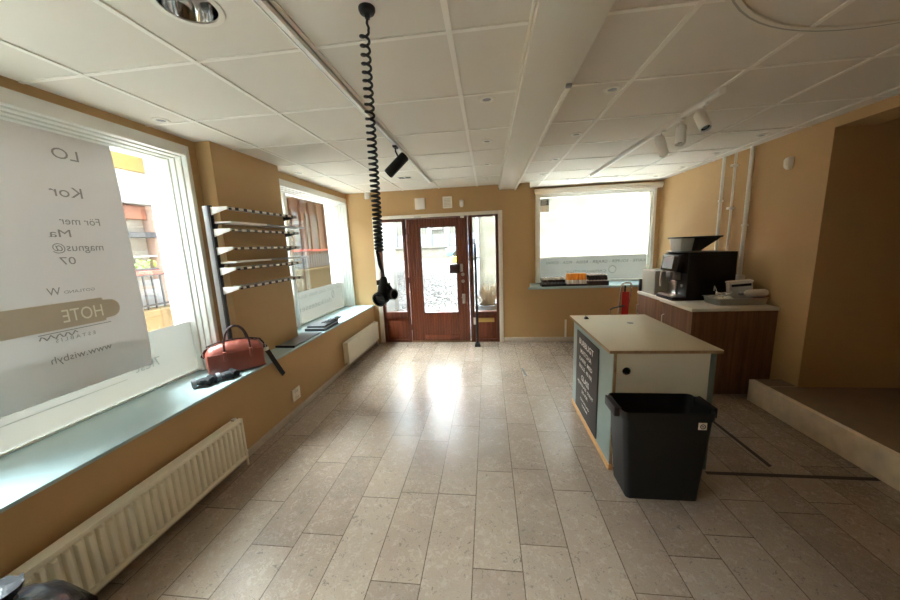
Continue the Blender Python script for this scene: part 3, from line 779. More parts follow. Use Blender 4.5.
# ------------------------------------------------------------------ boxes and sensors on the walls
def wall_box(x0, z0, x1, z1, d, label, holes):
    t = thing('ventilation_box', ((x0 + x1) / 2, YB, z0), label, 'wall box', 'white boxes over the shop door')
    bx(x0, YB - d, z0, x1, YB, z1).build('cover', 'white_plastic', t, bevel=0.006)
    if holes:
        b = MB()
        for i in range(6): b.box(x0 + .02, YB - d - .002, z0 + .025 + i * .022, x1 - .02, YB - d - .0005, z0 + .030 + i * .022)
        b.build('louvre', 'grey_box', t)
    else:
        bx(x0 + .012, YB - d - .003, z0 + .012, x1 - .012, YB - d + .001, z1 - .012).build('face_plate', 'white_plastic', t, bevel=.002)
wall_box(-1.130, 2.195, -0.972, 2.365, 0.04, 'plain white square box on the ochre wall over the shop door', False)
wall_box(-0.685, 2.190, -0.540, 2.365, 0.045, 'white square box with fine slots between plain box and alarm sensor', True)
def sensor(name, c, nrm, s, label):
    t = thing(name, c, label, 'sensor')
    c = Vector(c); nrm = Vector(nrm); side = Vector((0, 0, 1)).cross(nrm)
    b = MB(); rings = []
    for z, w, d in ((-.055, .022, .03), (-.03, .032, .045), (.03, .034, .05), (.055, .032, .035)):
        p = c + Vector((0, 0, z * s))
        rings.append([tuple(p - side * w * s), tuple(p - side * w * s * .8 + nrm * d * s), tuple(p + side * w * s * .8 + nrm * d * s), tuple(p + side * w * s)])
    b.loft(rings); b.build('housing', 'white_plastic', t, bevel=.005)
    b = MB(); rings = []
    for z, d in ((-.025, .049), (0, .0535), (.02, .052)):
        p = c + Vector((0, 0, z * s))
        rings.append([tuple(p - side * .018 * s + nrm * (d - .004) * s), tuple(p - side * .012 * s + nrm * (d + .003) * s), tuple(p + side * .012 * s + nrm * (d + .003) * s), tuple(p + side * .018 * s + nrm * (d - .004) * s)])
    b.loft(rings); b.build('sensor_lens', 'tbar', t)
sensor('motion_sensor', (-0.392, YB, 2.25), (0, -1, 0), 1.0, 'small white motion sensor beside the slotted box over the door')
sensor('motion_sensor', (XR, 3.50, 2.232), (-1, 0, 0), 0.95, 'white motion sensor on the ochre wall between pipes and stair opening')
t = thing('alarm_box', (-1.90, YB, 2.40), 'narrow white box in the ceiling corner above the hanging coiled cable and sidelight', 'alarm box')
bx(-1.94, YB - .05, 2.398, -1.868, YB, 2.495).build('housing', 'white_plastic', t, bevel=.004)
bx(-1.93, YB - .053, 2.40, -1.878, YB - .049, 2.44).build('cover', 'tbar', t, bevel=.002)

def pipe(y, r, z0, label, clamp=()):
    t = thing('water_pipe', (XR - .03, y, z0), label, 'pipe', 'white pipes on the ochre wall')
    MB().cyl((XR - .032, y, z0), (XR - .032, y, ZC - .001), r, n=18).build('pipe', 'white_metal', t)
    for z in clamp:
        b = MB(); b.lathe([(r, -.012), (r + .008, -.012), (r + .008, .012), (r, .012)], (XR - .032, y, z), n=18, cap0=False, cap1=False)
        b.box(XR - .028, y - .008, z - .01, XR, y + .008, z + .01); b.box(XR - .07, y - .02, z - .012, XR - .032, y + .02, z + .012) if len(clamp) > 1 else None
        b.build('pipe_clamp', 'white_metal', t, bevel=.002)
    return t
pipe(4.345, 0.016, .9003, 'white vertical pipe close behind the coffee grinder, first of three from the niche', (2.0,))
pipe(4.16, 0.011, .9003, 'thinnest white vertical pipe, with clamps, between two thicker pipes', (2.36, 1.9))
t = pipe(3.93, 0.019, .9003, 'thick white vertical pipe ending in a grey block above the junk tray', (1.7,))
bx(XR - .065, 3.885, 1.06, XR - .002, 3.965, 1.165).build('end_block', 'white_plastic', t, bevel=.005)

# ------------------------------------------------------------------ wire display rack by the pillar
t = thing('display_rack', (-2.20, 2.42, ZS), 'wall rack with five white bracketed wire shelves beside the pillar', 'display rack')
b = MB(); b.box(-2.212, 2.405, .90, -2.168, 2.430, 1.998)
b.build('upright', 'grey_metal', t, bevel=.002)
b = MB(); b.box(-2.167, 2.403, .90, -2.150, 2.435, 2.0)
b.build('slotted_strip', 'black', t)
shelf_z = [1.988, 1.820, 1.675, 1.512, 1.355]
random.seed(3)
for i, z in enumerate(shelf_z):
    b = MB()
    b.prism([(-2.150, z), (-2.150, z - .062), (-2.008, z - .022), (-2.008, z)], 'Y', 2.412, 2.418)
    br = b.build('shelf_bracket', 'white_metal', t, bevel=.001)
    # far bracket
    b = MB(); b.prism([(-2.149, z), (-2.149, z - .05), (-2.008, z - .022), (-2.008, z)], 'Y', 3.338, 3.344)
    b.build('far_bracket', 'black', t)
    droop = 0.0 if i < 3 else -.012
    b = MB()
    for xx in (-2.008, -2.045, -2.083, -2.12):
        pth = [(xx, 2.415 + k * (0.95 / 12), z - .008 + (droop * math.sin(PI * k / 12) if xx > -2.0 else 0)) for k in range(13)]
        b.tube(pth, 0.0035, 6)
    for k in range(12):
        yy = 2.44 + k * .078
        b.tube([(-2.140, yy, z - .003), (-2.008, yy, z - .003)], 0.003, 6)
    b.build('wire_shelf', 'steel', t)
    bx(-2.006, 2.46, z - .022, -2.002, 3.34, z - .004).build('label_strip', 'dashes', t)
    b = MB(); b.box(-2.0075, 2.43, z - .026, -2.006, 3.36, z - .002); b.build('price_rail', 'black', t)
for i, z in enumerate((1.862, 1.545)):
    b = MB(); b.box(-2.148, 2.43, z, -2.005, 2.86, z + .014)
    for k in range(8): b.box(-2.0028, 2.44 + k * .05, z + .002, -2.0035, 2.475 + k * .05, z + .012)
    b.build('flat_shelf', 'white_metal', t, bevel=.002)
    b = MB(); b.box(-2.148, 2.86, z, -2.005, 3.50, z + .014); b.build('flat_shelf', 'grey_metal', t, bevel=.002)
    b = MB(); b.prism([(-2.150, z), (-2.150, z - .05), (-2.140, z - .05), (-2.122, z - .01), (-2.012, z - .004), (-2.012, z)], 'Y', 2.430, 2.436); b.build('shelf_bracket', 'black', t)

# ------------------------------------------------------------------ things on the long sill
def rrect(cx, cy, hx, hy, r, n=5):
    pts = []
    for sx, sy, a0 in ((1, 1, 0), (-1, 1, PI / 2), (-1, -1, PI), (1, -1, 3 * PI / 2)):
        for k in range(n + 1):
            a = a0 + k * PI / 2 / n
            pts.append((cx + sx * (hx - r) + r * math.cos(a), cy + sy * (hy - r) + r * math.sin(a)))
    return pts
# duffel bag: its long side turned 45 degrees to the wall
BL = Vector((-2.108, 2.395, ZS))
t = thing('leather_bag', BL, 'brown leather duffel bag with dark handles on the long sill', 'bag')
t['_w'] = [0, 0, 0]; t.rotation_euler = (0, 0, math.radians(42))
def bag_section(s):
    """profile across the bag (y,z), s = 0..1 along it"""
    e = abs(s - .5) * 2
    h = 0.225 - 0.035 * e ** 2; w = 0.095 - .018 * e ** 4
    return [(-w * .82, 0.004), (-w, .02), (-w * 1.02, .07), (-w * .98, .145), (-w * .66, h - .026), (-w * .34, h - .006), (0, h), (w * .34, h - .006), (w * .66, h - .026), (w * .98, .145), (w * 1.02, .07), (w, .02), (w * .82, .004)]
b = MB(); rings = []
for k in range(17):
    s = k / 16; x = -0.200 + .40 * s
    pr = bag_section(s)
    sq = 1.0 if 0 < k < 16 else 0.86
    rings.append([(x + .006 * math.sin(k * 2.1 + j), y * sq * (1 + .03 * math.sin(k * 1.7 + j * 1.3)), z * (sq if z > .01 else 1) + (.006 * math.sin(k * 2.3 + j * .9) if 3 < j < 9 else 0)) for j, (y, z) in enumerate(pr)])
b.loft(rings); b.build('bag_body', 'leather', t)
b = MB(); pts = [(-.19, -.018, .197), (-.12, -.012, .216), (0, -.01, .226), (.12, -.012, .216), (.19, -.018, .197)]
b.band([(p[0], 0, p[2] + .006) for p in pts], (0, 1, 0), .010, .003); b.build('zipper', 'leather_dark', t)
def handle(y, x0, x1, ht):
    b = MB(); N = 18; path = []
    for k in range(N + 1):
        a = PI * k / N
        path.append(((x0 + x1) / 2 - math.cos(a) * (x1 - x0) / 2, y + (-.012 if y < 0 else .012) * (1 - math.sin(a)) * 2.4, .155 + math.sin(a) ** .8 * ht))
    b.tube(path, 0.0075, 9); b.build('carry_handle', 'leather_dark', t)
    for xx in (x0, x1):
        b = MB(); yy = y + (-.03 if y < 0 else .03)
        b.box(xx - .012, yy - .022, .10, xx + .012, yy + .022, .165); b.build('handle_tab', 'leather', t, bevel=.005)
handle(-.055, -.075, .105, .185); handle(.05, -.065, .095, .165)
b = MB()
b.band([(.20, .03, .165), (.19, .06, .18), (.10, .075, .19), (0, .085, .18), (-.12, .075, .185), (-.20, .03, .165), (-.225, 0, .13)], (0, .4, 1), .014, .002)
b.build('shoulder_strap', 'leather_dark', t)
b = MB()
ib = (Matrix.Translation(BL) @ Matrix.Rotation(math.radians(42), 4, 'Z') @ Matrix.Diagonal((1, 1, 1.12, 1))).inverted()
sp_ = [(-1.985, 2.515, .87), (-1.970, 2.525, .86), (-1.950, 2.540, .81), (-1.937, 2.56, .755), (-1.926, 2.585, .69), (-1.918, 2.625, .61), (-1.914, 2.665, .535), (-1.912, 2.69, .495)]
b.band([tuple(ib @ Vector(p)) for p in sp_], [tuple((ib.to_3x3() @ Vector((.35, 1, .25))))] * len(sp_), .019, .0025)
b.build('hanging_strap', 'canvas_strap', t)
b = MB(); b.M = ib; b.box(-1.952, 2.525, .775, -1.932, 2.565, .805); b.build('strap_buckle', 'steel', t, bevel=.003)
for sx in (-1, 1):
    b = MB(); b.tube([(sx * .218 + .0, .012 * math.cos(a), .145 + .014 * math.sin(a)) for a in [i * PI / 6 for i in range(12)]], .003, 6, True); b.build('strap_ring', 'steel', t)
b = MB(); b.box(-.190, -.099, .012, .190, -.0945, .155); b.build('front_pocket', 'leather', t, bevel=.004)
t.location = BL; t.scale = (1.0, 1.0, 1.12)

# black tray edge with a grey sheet, the sill's darker reflection put into colour
t = thing('sill_sheen_sheet', (-2.05, 3.05, ZS), 'black tray edge and dark slate board lying on the sill between bag and folders', 'board')
bx(-2.19, 2.955, ZS + .0005, -1.955, 3.52, ZS + .014).build('sheen', 'folder_top', t, bevel=.003)
bx(-2.19, 2.950, ZS + .0005, -1.945, 2.962, ZS + .022).build('edge_strip', 'black', t, bevel=.002)

def glove(name, c, rz, label, mt):
    t = thing(name, c, label, 'glove', 'gloves beside the leather bag'); t['_w'] = [0, 0, 0]; t.rotation_euler = (0, 0, rz); t.location = c; t.scale = (.85, .95, 1.7)
    b = MB(); rings = []
    for x, w, h in ((-.060, .036, .020), (-.04, .042, .026), (0, .056, .030), (.035, .056, .026), (.05, .046, .02)):
        rings.append([(x + .004 * math.sin(i * 3 + x * 90), w * math.cos(2 * PI * i / 14), .0165 + h * .55 * math.sin(2 * PI * i / 14) * (1 if math.sin(2 * PI * i / 14) > 0 else .5)) for i in range(14)])
    b.loft(rings); b.build('palm', mt, t)
    for i, (y, L) in enumerate(((-.038, .036), (-.013, .046), (.014, .042), (.038, .030))):
        b = MB(); b.tube([(.035, y, .018), (.060, y * 1.05, .024), (.05 + L, y * 1.02, .014)], [.0135, .0135, .011], 9); b.build('finger', mt, t)
    b = MB(); b.tube([(-.02, -.03, .02), (.005, -.055, .022), (.035, -.062, .012)], [.013, .013, .010], 9); b.build('thumb', mt, t)
    b = MB(); b.lathe([(.034, 0), (.042, .012), (.040, .03), (.030, .032)], (-.083, 0, .0175), (1, 0, 0), 16, cap0=False, cap1=False)
    for i in range(len(b.v)): b.v[i] = (b.v[i][0], b.v[i][1], .0175 + (b.v[i][2] - .0175) * .5)
    b.build('cuff', 'fabric_grey', t)
    return t
glove('work_glove', (-2.115, 2.065, ZS + .0005), math.radians(52), 'black work glove lying in front of the leather bag', 'fabric_black')
glove('work_glove', (-2.035, 2.190, ZS + .0005), math.radians(60), 'black work glove with grey cuff, nearer the sill edge beside the bag', 'fabric_black')

def binder(x0, y0, x1, y1, z, h, label):
    t = thing('document_folder', ((x0 + x1) / 2, (y0 + y1) / 2, z), label, 'folder', 'stacked folders beyond the pillar')
    bx(x0, y0, z, x1, y1, z + .004).build('cover', 'black', t, bevel=.001); bx(x0, y0, z + h - .004, x1, y1, z + h).build('cover', 'folder_top', t, bevel=.001)
    bx(x0, y0, z + .004, x1, y0 + .006, z + h - .004).build('spine', 'black', t)
    bx(x0 + .008, y0 + .006, z + .004, x1 - .008, y1 - .008, z + h - .004).build('page_block', 'black', t)
binder(-2.20, 3.58, -1.955, 3.98, ZS + .0005, .032, 'lower black folder of the stack on the sill beyond the pillar')
binder(-2.19, 3.62, -1.975, 4.02, ZS + .0335, .022, 'upper grey folder on top of the stack beyond the pillar')
t = thing('cable_bundle', (-2.0, 4.0, ZS + .056), 'tangle of black cables on the folder stack', 'cable')
b = MB()
for i in range(7):
    pth = []
    for k in range(40):
        a = k * .55 + i; s = k / 39
        pth.append((-2.03 + .03 * math.cos(a) + .045 * s + .012 * math.sin(i * 3 + s * 4), 3.74 + .32 * s + .03 * math.sin(a * .8 + i), ZS + .062 + .012 * abs(math.sin(a * 1.3 + i)) - (.0 if s < .8 else .0)))
    b.tube(pth, .0045, 6)
b.build('cable', 'cable', t)
b = MB(); b.box(-2.02, 3.99, ZS + .058, -1.985, 4.05, ZS + .085); b.build('power_plug', 'black', t, bevel=.006)

# black plastic bag leaning on the near radiator
t = thing('plastic_bag', (-1.60, 0.70, 0), 'crumpled shiny black plastic bag standing on the floor before the ribbed radiator', 'plastic bag')
b = MB(); rings = []
random.seed(11)
for z, r in ((0.0, .13), (.03, .165), (.12, .18), (.22, .185), (.32, .18), (.40, .165), (.46, .13), (.50, .08), (.515, .035), (.53, .03), (.56, .055), (.575, .06)):
    rings.append([(-1.60 + r * (1 + random.uniform(-.07, .07)) * math.cos(2 * PI * i / 26) * .95, 0.70 + r * (1 + random.uniform(-.07, .07)) * 1.08 * math.sin(2 * PI * i / 26), z + (random.uniform(-.008, .008) if z > .01 else 0)) for i in range(26)])
b.loft(rings); b.build('bag_body', 'bag_film', t)
b = MB(); b.tube([(-1.60 + .036 * math.cos(a), 0.70 + .038 * math.sin(a), .522) for a in [i * PI / 8 for i in range(16)]], .007, 6, True); b.build('tie', 'black', t)

# thin black pole stand in front of the sidelight
t = thing('pole_stand', (-0.19, 5.05, 0), 'thin black pole on a small foot in front of the sidelight', 'stand')
b = MB(); b.lathe([(.062, 0), (.062, .035), (.05, .06), (.03, .075)], (-0.19, 5.05, 0), n=4)
b.build('foot', 'black', t, bevel=.004)
MB().cyl((-0.19, 5.05, .06), (-0.192, 5.05, 1.60), .019, .017, 14).build('pole', 'black', t)
MB().lathe([(.017, 0), (.015, .02), (.004, .035)], (-0.192, 5.05, 1.60), n=14).build('pole_tip', 'black', t)
MB().cyl((-0.19, 5.05, .62), (-0.19, 5.05, .66), .024, n=14).build('collar', 'black', t)
bx(-0.245, 5.035, .36, -0.21, 5.06, .47).build('tag', 'label', t, bevel=.003)

# ------------------------------------------------------------------ counter
CT = 0.885
t = thing('shop_counter', (1.13, 2.7, 0), 'shop counter with pale laminate top, white end panel and grey green side', 'counter')
b = bx(0.790, 2.185, CT - .022, 1.487, 3.265, CT); b.cur = 0
b.build('countertop', 'birch', t, bevel=.002)
b = MB(); zt = CT - .0225
b.box(0.7885, 2.1865, CT - .0215, 0.7905, 3.2635, CT - .0015); b.box(0.7915, 2.1835, CT - .0215, 1.4855, 2.1855, CT - .0015)
tag(b.build('top_edge', 'ply', t), 'plywood edge')
bx(0.818, 2.195, .045, 0.842, 3.20, zt).build('side_panel', 'teal', t, bevel=.001)
b = MB(); b.box(0.8225, 2.1925, .045, 0.8405, 2.1955, zt); tag(b.build('panel_edge', 'ply', t), 'bare plywood edge of the side panel')
b = MB()  # end panel with a round cable hole
hx, hz, hr = 0.908, 0.736, 0.027; x0, x1, z0, z1 = 0.843, 1.418, .03, zt; n = 40; oo, ii = [], []
for i in range(n):
    a = 2 * PI * i / n; c, s = math.cos(a), math.sin(a)
    kx = (x1 - hx) / c if c > 1e-6 else ((x0 - hx) / c if c < -1e-6 else 1e9); kz = (z1 - hz) / s if s > 1e-6 else ((z0 - hz) / s if s < -1e-6 else 1e9)
    k = min(kx, kz); oo.append((hx + c * k, hz + s * k)); ii.append((hx + c * hr, hz + s * hr))
for cx_, cz_ in ((x0, z0), (x1, z0), (x1, z1), (x0, z1)):
    j = min(range(n), key=lambda q: (oo[q][0] - cx_) ** 2 + (oo[q][1] - cz_) ** 2); oo[j] = (cx_, cz_)
b.loft([[(x, 2.216, z) for x, z in ii], [(x, 2.216, z) for x, z in oo], [(x, 2.198, z) for x, z in oo], [(x, 2.198, z) for x, z in ii], [(x, 2.216, z) for x, z in ii]], False, False)
b.build('end_panel', 'panel_white', t, smooth=False)
MB().lathe([(hr, .0), (hr, .05), (0, .05)], (hx, 2.199, hz), (0, 1, 0), 24, cap0=False).build('cable_hole', 'black', t)
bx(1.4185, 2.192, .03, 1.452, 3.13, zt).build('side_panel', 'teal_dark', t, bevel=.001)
bx(0.843, 3.11, .03, 1.418, 3.128, zt).build('rear_panel', 'panel_white', t)
b = MB(); b.box(0.811, 2.188, 0, 0.845, 3.205, .045); tag(b.build('plinth', 'pine', t, bevel=.002), 'pale pine plinth')
b = MB(); b.box(0.846, 2.225, 0, 1.44, 3.10, .03); b.build('base', 'panel_white', t)
MB().lathe([(.026, 0), (.026, .002), (.018, .003), (.0, .0012)], (1.22, 2.93, CT), n=24).build('cable_grommet', 'grey_metal', t)
t = thing('menu_board', (0.815, 2.745, .07), 'dark grey menu board with white lettering fixed to the counter side', 'menu board')
mb_ = bx(0.808, 2.46, .068, 0.8175, 3.05, .800).build('board', 'chalk', t, bevel=.001)
xq = 0.8072
def line(s_, z, cap, w_, yc=2.765): printed('lettering', 'chalk_text', mb_, 'white lettering', s_, (xq, yc + w_ / 2, z), (0, -1, 0), (0, 0, 1), cap, w_, .022)
line('BUBBLIGT', .700, .052, .40); line('MATCHA', .625, .040, .31); line('KAFFE  MED', .555, .036, .36); line('BULLE  40 KR', .487, .036, .36)
line('GLASS', .385, .052, .22); line('MJUKGLASS  STRUT', .330, .028, .44); line('35 KR', .270, .030, .18)
line('CHOKLAD', .195, .022, .26); line('VARM', .150, .022, .16)
t = thing('binder_clip', (0.905, 3.11, CT), 'small dark clip lying on the pale countertop', 'clip')
b = MB(); b.prism([(-.02, 0), (.02, 0), (.004, .022), (-.004, .022)], 'Y', -.022, .022)
b.v = [(0.905 + x, 3.11 + y, CT + .0005 + z) for x, y, z in b.v]; b.build('clip_body', 'black', t, bevel=.002)
b = MB(); b.tube([(0.902, 3.10, CT + .022), (0.885, 3.095, CT + .038), (0.885, 3.125, CT + .038), (0.902, 3.12, CT + .022)], .002, 6); b.build('clip_wire', 'steel', t)

# ------------------------------------------------------------------ bin
t = thing('waste_bin', (1.045, 2.04, 0), 'black plastic waste bin with side handles in front of the counter', 'bin')
cy0, cy1 = 1.952, 2.168
def bin_ring(z, k, rr=.035):   # k: 0 bottom .. 1 top
    return [(x, y, z) for x, y in rrect(1.045, 2.046 , .214 + .042 * k, .116 + .016 * k, rr)]
b = MB()
H = 0.590
rings = [bin_ring(.0, -.08, .025), bin_ring(.012, 0), bin_ring(H * .5, .5), bin_ring(H - .05, .92), bin_ring(H - .05, 1.08), bin_ring(H - .045, 1.12), bin_ring(H - .004, 1.18), bin_ring(H, 1.14), bin_ring(H, 1.02), bin_ring(H - .01, .96), bin_ring(.02, -.05, .03)]
b.loft(rings); b.build('bin_body', 'bin', t)
for s in (-1, 1):
    b = MB(); xe = 1.045 + s * .252
    for (za, zb) in ((H - .016, H + .004),):
        b.loft([[(xe, 1.965, za), (xe, 2.135, za), (xe, 2.135, zb), (xe, 1.965, zb)], [(xe + s * .030, 1.98, za + .004), (xe + s * .030, 2.12, za + .004), (xe + s * .030, 2.12, zb + .004), (xe + s * .030, 1.98, zb + .004)]])
    b.box(xe + s * .026, 1.965, H - .055, xe + s * .040, 2.135, H + .008); b.box(xe - s * .004, 1.965, H - .055, xe + s * .03, 1.985, H + .004); b.box(xe - s * .004, 2.115, H - .055, xe + s * .03, 2.135, H + .004)
    b.build('handle', 'bin', t, bevel=.005)
b = bx(1.206, 1.9105, .490, 1.250, 1.9165, .533); st = b.build('sticker', 'label', t)
b = MB(); b.tube([(1.228 + .013 * math.cos(a), 1.910, .5115 + .013 * math.sin(a)) for a in [i * PI / 6 for i in range(12)]], .0028, 5, True)
b.box(1.224, 1.9092, .5075, 1.232, 1.9104, .5155); b.build('sticker_print', 'pot', st)

# ------------------------------------------------------------------ cabinets and what stands on them
def cabinet(y0, y1, label, side):
    t = thing('cabinet', (2.4, (y0 + y1) / 2, 0), label, 'cabinet', 'walnut cabinets along the ochre wall')
    bx(2.03, y0, 0 if side else .09, XR - .004, y1, .868).build('body', 'walnut', t, bevel=.002)
    side or bx(2.07, y0 + .01, 0, XR - .01, y1 - .01, .09).build('plinth', 'crate_dark', t)
    dz = bx(2.010, y0 + .003, .012 if side else .095, 2.029, y1 - .003, .862).build('door', 'walnut', t, bevel=.002)
    b = MB(); b.tube([(2.010, y1 - .05, .60), (1.985, y1 - .05, .61), (1.985, y1 - .05, .72), (2.010, y1 - .05, .73)], .005, 8); b.build('handle', 'steel', dz)
    return t
c1 = cabinet(3.43, 4.00, 'walnut cabinet with its grained end panel facing the viewer', True)
cabinet(4.003, 4.65, 'walnut cabinet under the coffee machine, nearer the niche', False)
b = MB(); b.prism([(1.990, 3.415), (XR - .004, 3.415), (XR - .004, 4.665), (2.010, 4.665), (2.010, 4.06), (1.990, 4.03)], 'Z', .868, .90)
tag(b.build('worktop', 'worktop', bevel=.003), 'white worktop lying across the walnut cabinets', 'worktop')

# coffee machine
WZ = 0.9005
t = thing('coffee_machine', (2.35, 4.0, WZ), 'black automatic coffee machine with a screen and bean hopper', 'coffee machine')
b = MB(); b.prism([(2.17, WZ + .02), (2.655, WZ + .02), (2.655, 1.43), (2.17, 1.43)], 'Y', 3.845, 4.20); b.build('housing', 'black', t, bevel=.006)
b = MB(); b.prism([(2.03, WZ), (2.66, WZ), (2.66, WZ + .045), (2.03, WZ + .035)], 'Y', 3.85, 4.20); b.build('base', 'black', t, bevel=.006)
b = MB(); b.prism([(2.055, 1.225), (2.17, 1.20), (2.17, 1.43), (2.135, 1.432), (2.075, 1.40)], 'Y', 3.85, 4.195); hd = b.build('head', 'blackgloss', t, bevel=.006)
b = MB(); b.add([(2.052, 3.95, 1.25), (2.052, 4.15, 1.25), (2.072, 4.15, 1.385), (2.072, 3.95, 1.385), (2.058, 3.95, 1.249), (2.058, 4.15, 1.249), (2.078, 4.15, 1.384), (2.078, 3.95, 1.384)],
                [(0, 1, 2, 3), (7, 6, 5, 4), (0, 4, 5, 1), (1, 5, 6, 2), (2, 6, 7, 3), (3, 7, 4, 0)])
tag(b.build('screen', 'lens', hd, smooth=False), 'grey glass screen')
b = MB(); b.box(2.085, 3.96, 1.12, 2.165, 4.10, 1.215); b.box(2.06, 3.985, 1.15, 2.09, 4.075, 1.21)
b.cyl((2.075, 4.01, 1.15), (2.075, 4.01, 1.10), .011); b.cyl((2.075, 4.05, 1.15), (2.075, 4.05, 1.10), .011)
b.build('spout', 'grey_metal', t, bevel=.004)
b = MB(); b.tube([(2.09, 4.15, 1.22), (2.05, 4.16, 1.20), (2.045, 4.165, 1.10), (2.05, 4.16, 1.03)], .009, 10); b.build('steam_wand', 'chrome', t)
bx(2.155, 4.03, WZ + .05, 2.169, 4.19, 1.10).build('panel', 'steel', t, bevel=.003)
bx(2.040, 3.87, WZ + .036, 2.165, 4.19, WZ + .048).build('drip_tray', 'steel', t, bevel=.003)
MB().cyl((2.169, 3.93, 1.06), (2.160, 3.93, 1.06), .018, n=20).build('badge', 'steel', t)
b = MB()   # hopper
def hop(x0, x1, y0, y1, z): return [(x0, y0, z), (x1, y0, z), (x1, y1, z), (x0, y1, z)]
b.loft([hop(2.245, 2.33, 3.93, 4.12, 1.432), hop(2.245, 2.34, 3.92, 4.13, 1.455), hop(2.246, 2.495, 3.87, 4.16, 1.585)])
b.build('bean_hopper', 'black', t, bevel=.004)
b = MB(); b.loft([hop(2.125, 2.24, 3.93, 4.12, 1.445), hop(2.11, 2.245, 3.90, 4.15, 1.585)]); tag(b.build('hopper_window', 'plastic_clear', t, bevel=.004), 'clear front of the hopper')
bx(2.10, 3.86, 1.585, 2.505, 4.17, 1.602).build('hopper_lid', 'black', t, bevel=.005)
bx(2.10, 3.87, 1.432, 2.40, 4.18, 1.445).build('top_plate', 'grey_metal', t, bevel=.003)

t = thing('grey_box', (2.12, 4.47, WZ), 'plain grey box standing on end beside the coffee machine', 'box')
bx(2.045, 4.285, WZ, 2.24, 4.62, 1.200).build('box_body', 'grey_box', t, bevel=.006)
b = MB(); b.box(2.0435, 4.30, WZ + .01, 2.0452, 4.605, 1.19); b.build('front_face', 'grey_box', t, bevel=.001)
bx(2.15, 4.29, 1.199, 2.16, 4.615, 1.2015).build('flap_gap', 'pot', t)
t = thing('canister', (2.06, 4.645, WZ), 'small black canister at the end of the worktop behind the grey box', 'canister')
MB().lathe([(.035, 0), (.038, .005), (.038, .14), (.034, .15)], (2.075, 4.63 - .002, WZ), n=20).build('canister_body', 'black', t) if False else None
bx(1.998 + .02, 4.622, WZ, 2.075, 4.66, 1.055).build('canister_body', 'black', t, bevel=.008)
bx(2.012 + .01, 4.624, 1.055, 2.07, 4.658, 1.065).build('lid', 'black', t, bevel=.003)

# tray of odds and ends
t = thing('metal_tray', (2.52, 3.63, WZ), 'dull steel tray full of odds and ends on the worktop', 'tray')
b = MB()
def tr(z, k): return [(x, y, z) for x, y in rrect(2.525, 3.645, .225 + k, .115 + k, .035)]
b.loft([tr(WZ, -.008), tr(WZ + .004, 0), tr(WZ + .066, .012), tr(WZ + .068, .022), tr(WZ + .072, .022), tr(WZ + .072, .008), tr(WZ + .012, -.006)])
b.build('pan', 'steel', t)
ZT = WZ + .0125
random.seed(5)
t = thing('clear_box', (2.62, 3.66, ZT), 'clear plastic box with a white lid standing in the metal tray', 'plastic box')
mm = Matrix.Translation((2.605, 3.685, ZT)) @ Matrix.Rotation(math.radians(-12), 4, 'Z') @ Matrix.Rotation(math.radians(-6), 4, 'Y')
b = MB(); b.M = mm; b.box(-.10, -.04, .005, .10, .04, .20); b.build('box_body', 'plastic_clear', t, bevel=.008)
b = MB(); b.M = mm; b.box(-.105, -.045, .20, .105, .045, .222); b.build('lid', 'paperwhite', t, bevel=.006)
b = MB(); b.M = mm; b.box(-.08, -.042, .165, .085, -.0405, .19); b.build('dark_label', 'black', t)
t = thing('white_bottle', (2.66, 3.60, ZT), 'white plastic bottle lying across the metal tray rim', 'bottle')
b = MB(); b.lathe([(.012, -.02), (.014, 0), (.036, .03), (.038, .05), (.038, .19), (.030, .205), (.0, .21)], (2.565, 3.580, ZT + .100), (.99, .0, .03), 22); b.build('bottle_body', 'paperwhite', t)
b = MB(); b.lathe([(.016, -.045), (.017, -.02), (.017, -.012)], (2.565, 3.580, ZT + .100), (.99, .0, .03), 18); b.build('cap', 'grey_metal', t)
def crumple(c, r, seed, sq=.6):
    random.seed(seed); bm_ = MB(); rings = []
    for k in range(7):
        th = PI * k / 6; rr = math.sin(th) * r + .002
        rings.append([(c[0] + rr * (1 + random.uniform(-.3, .3)) * math.cos(2 * PI * i / 9), c[1] + rr * (1 + random.uniform(-.3, .3)) * math.sin(2 * PI * i / 9), c[2] + r * sq * (1 - math.cos(th)) + random.uniform(-.004, .004)) for i in range(9)])
    return bm_.loft(rings)
labels = ['crumpled white paper at the front corner of the metal tray', 'crumpled white paper at the tray front, next to the white bottle', 'crumpled white paper in the tray beside the clear plastic box', 'crumpled white paper in the tray corner towards the coffee machine']
for i, (c, r) in enumerate((((2.345, 3.60, ZT + .004), .040), ((2.435, 3.60, ZT + .004), .042), ((2.440, 3.705, ZT + .004), .042), ((2.345, 3.705, ZT + .004), .040))):
    tag(crumple(c, r, 20 + i, .8).build('crumpled_paper', 'paperwhite', smooth=False), labels[i], 'crumpled paper', 'papers in the metal tray')
t = thing('wrapped_cable', (2.40, 3.61, ZT + .07), 'pale cable loops lying over the papers in the metal tray', 'cable')
b = MB()
for i in range(3):
    b.tube([(2.40 + (.05 + .01 * i) * math.cos(a) + .01 * i, 3.65 + (.035 + .006 * i) * math.sin(a), ZT + .085 + .010 * math.sin(2 * a + i) + .007 * i) for a in [k * PI / 10 for k in range(20)]], .004, 6, True)
b.build('cable', 'plastic_clear', t)
b = MB(); b.tube([(2.385, 3.68, ZT + .07), (2.37, 3.685, ZT + .13), (2.35, 3.685, ZT + .17), (2.345, 3.68, ZT + .12)], .004, 6); b.build('loose_end', 'plastic_clear', t)
b = MB(); N = 9
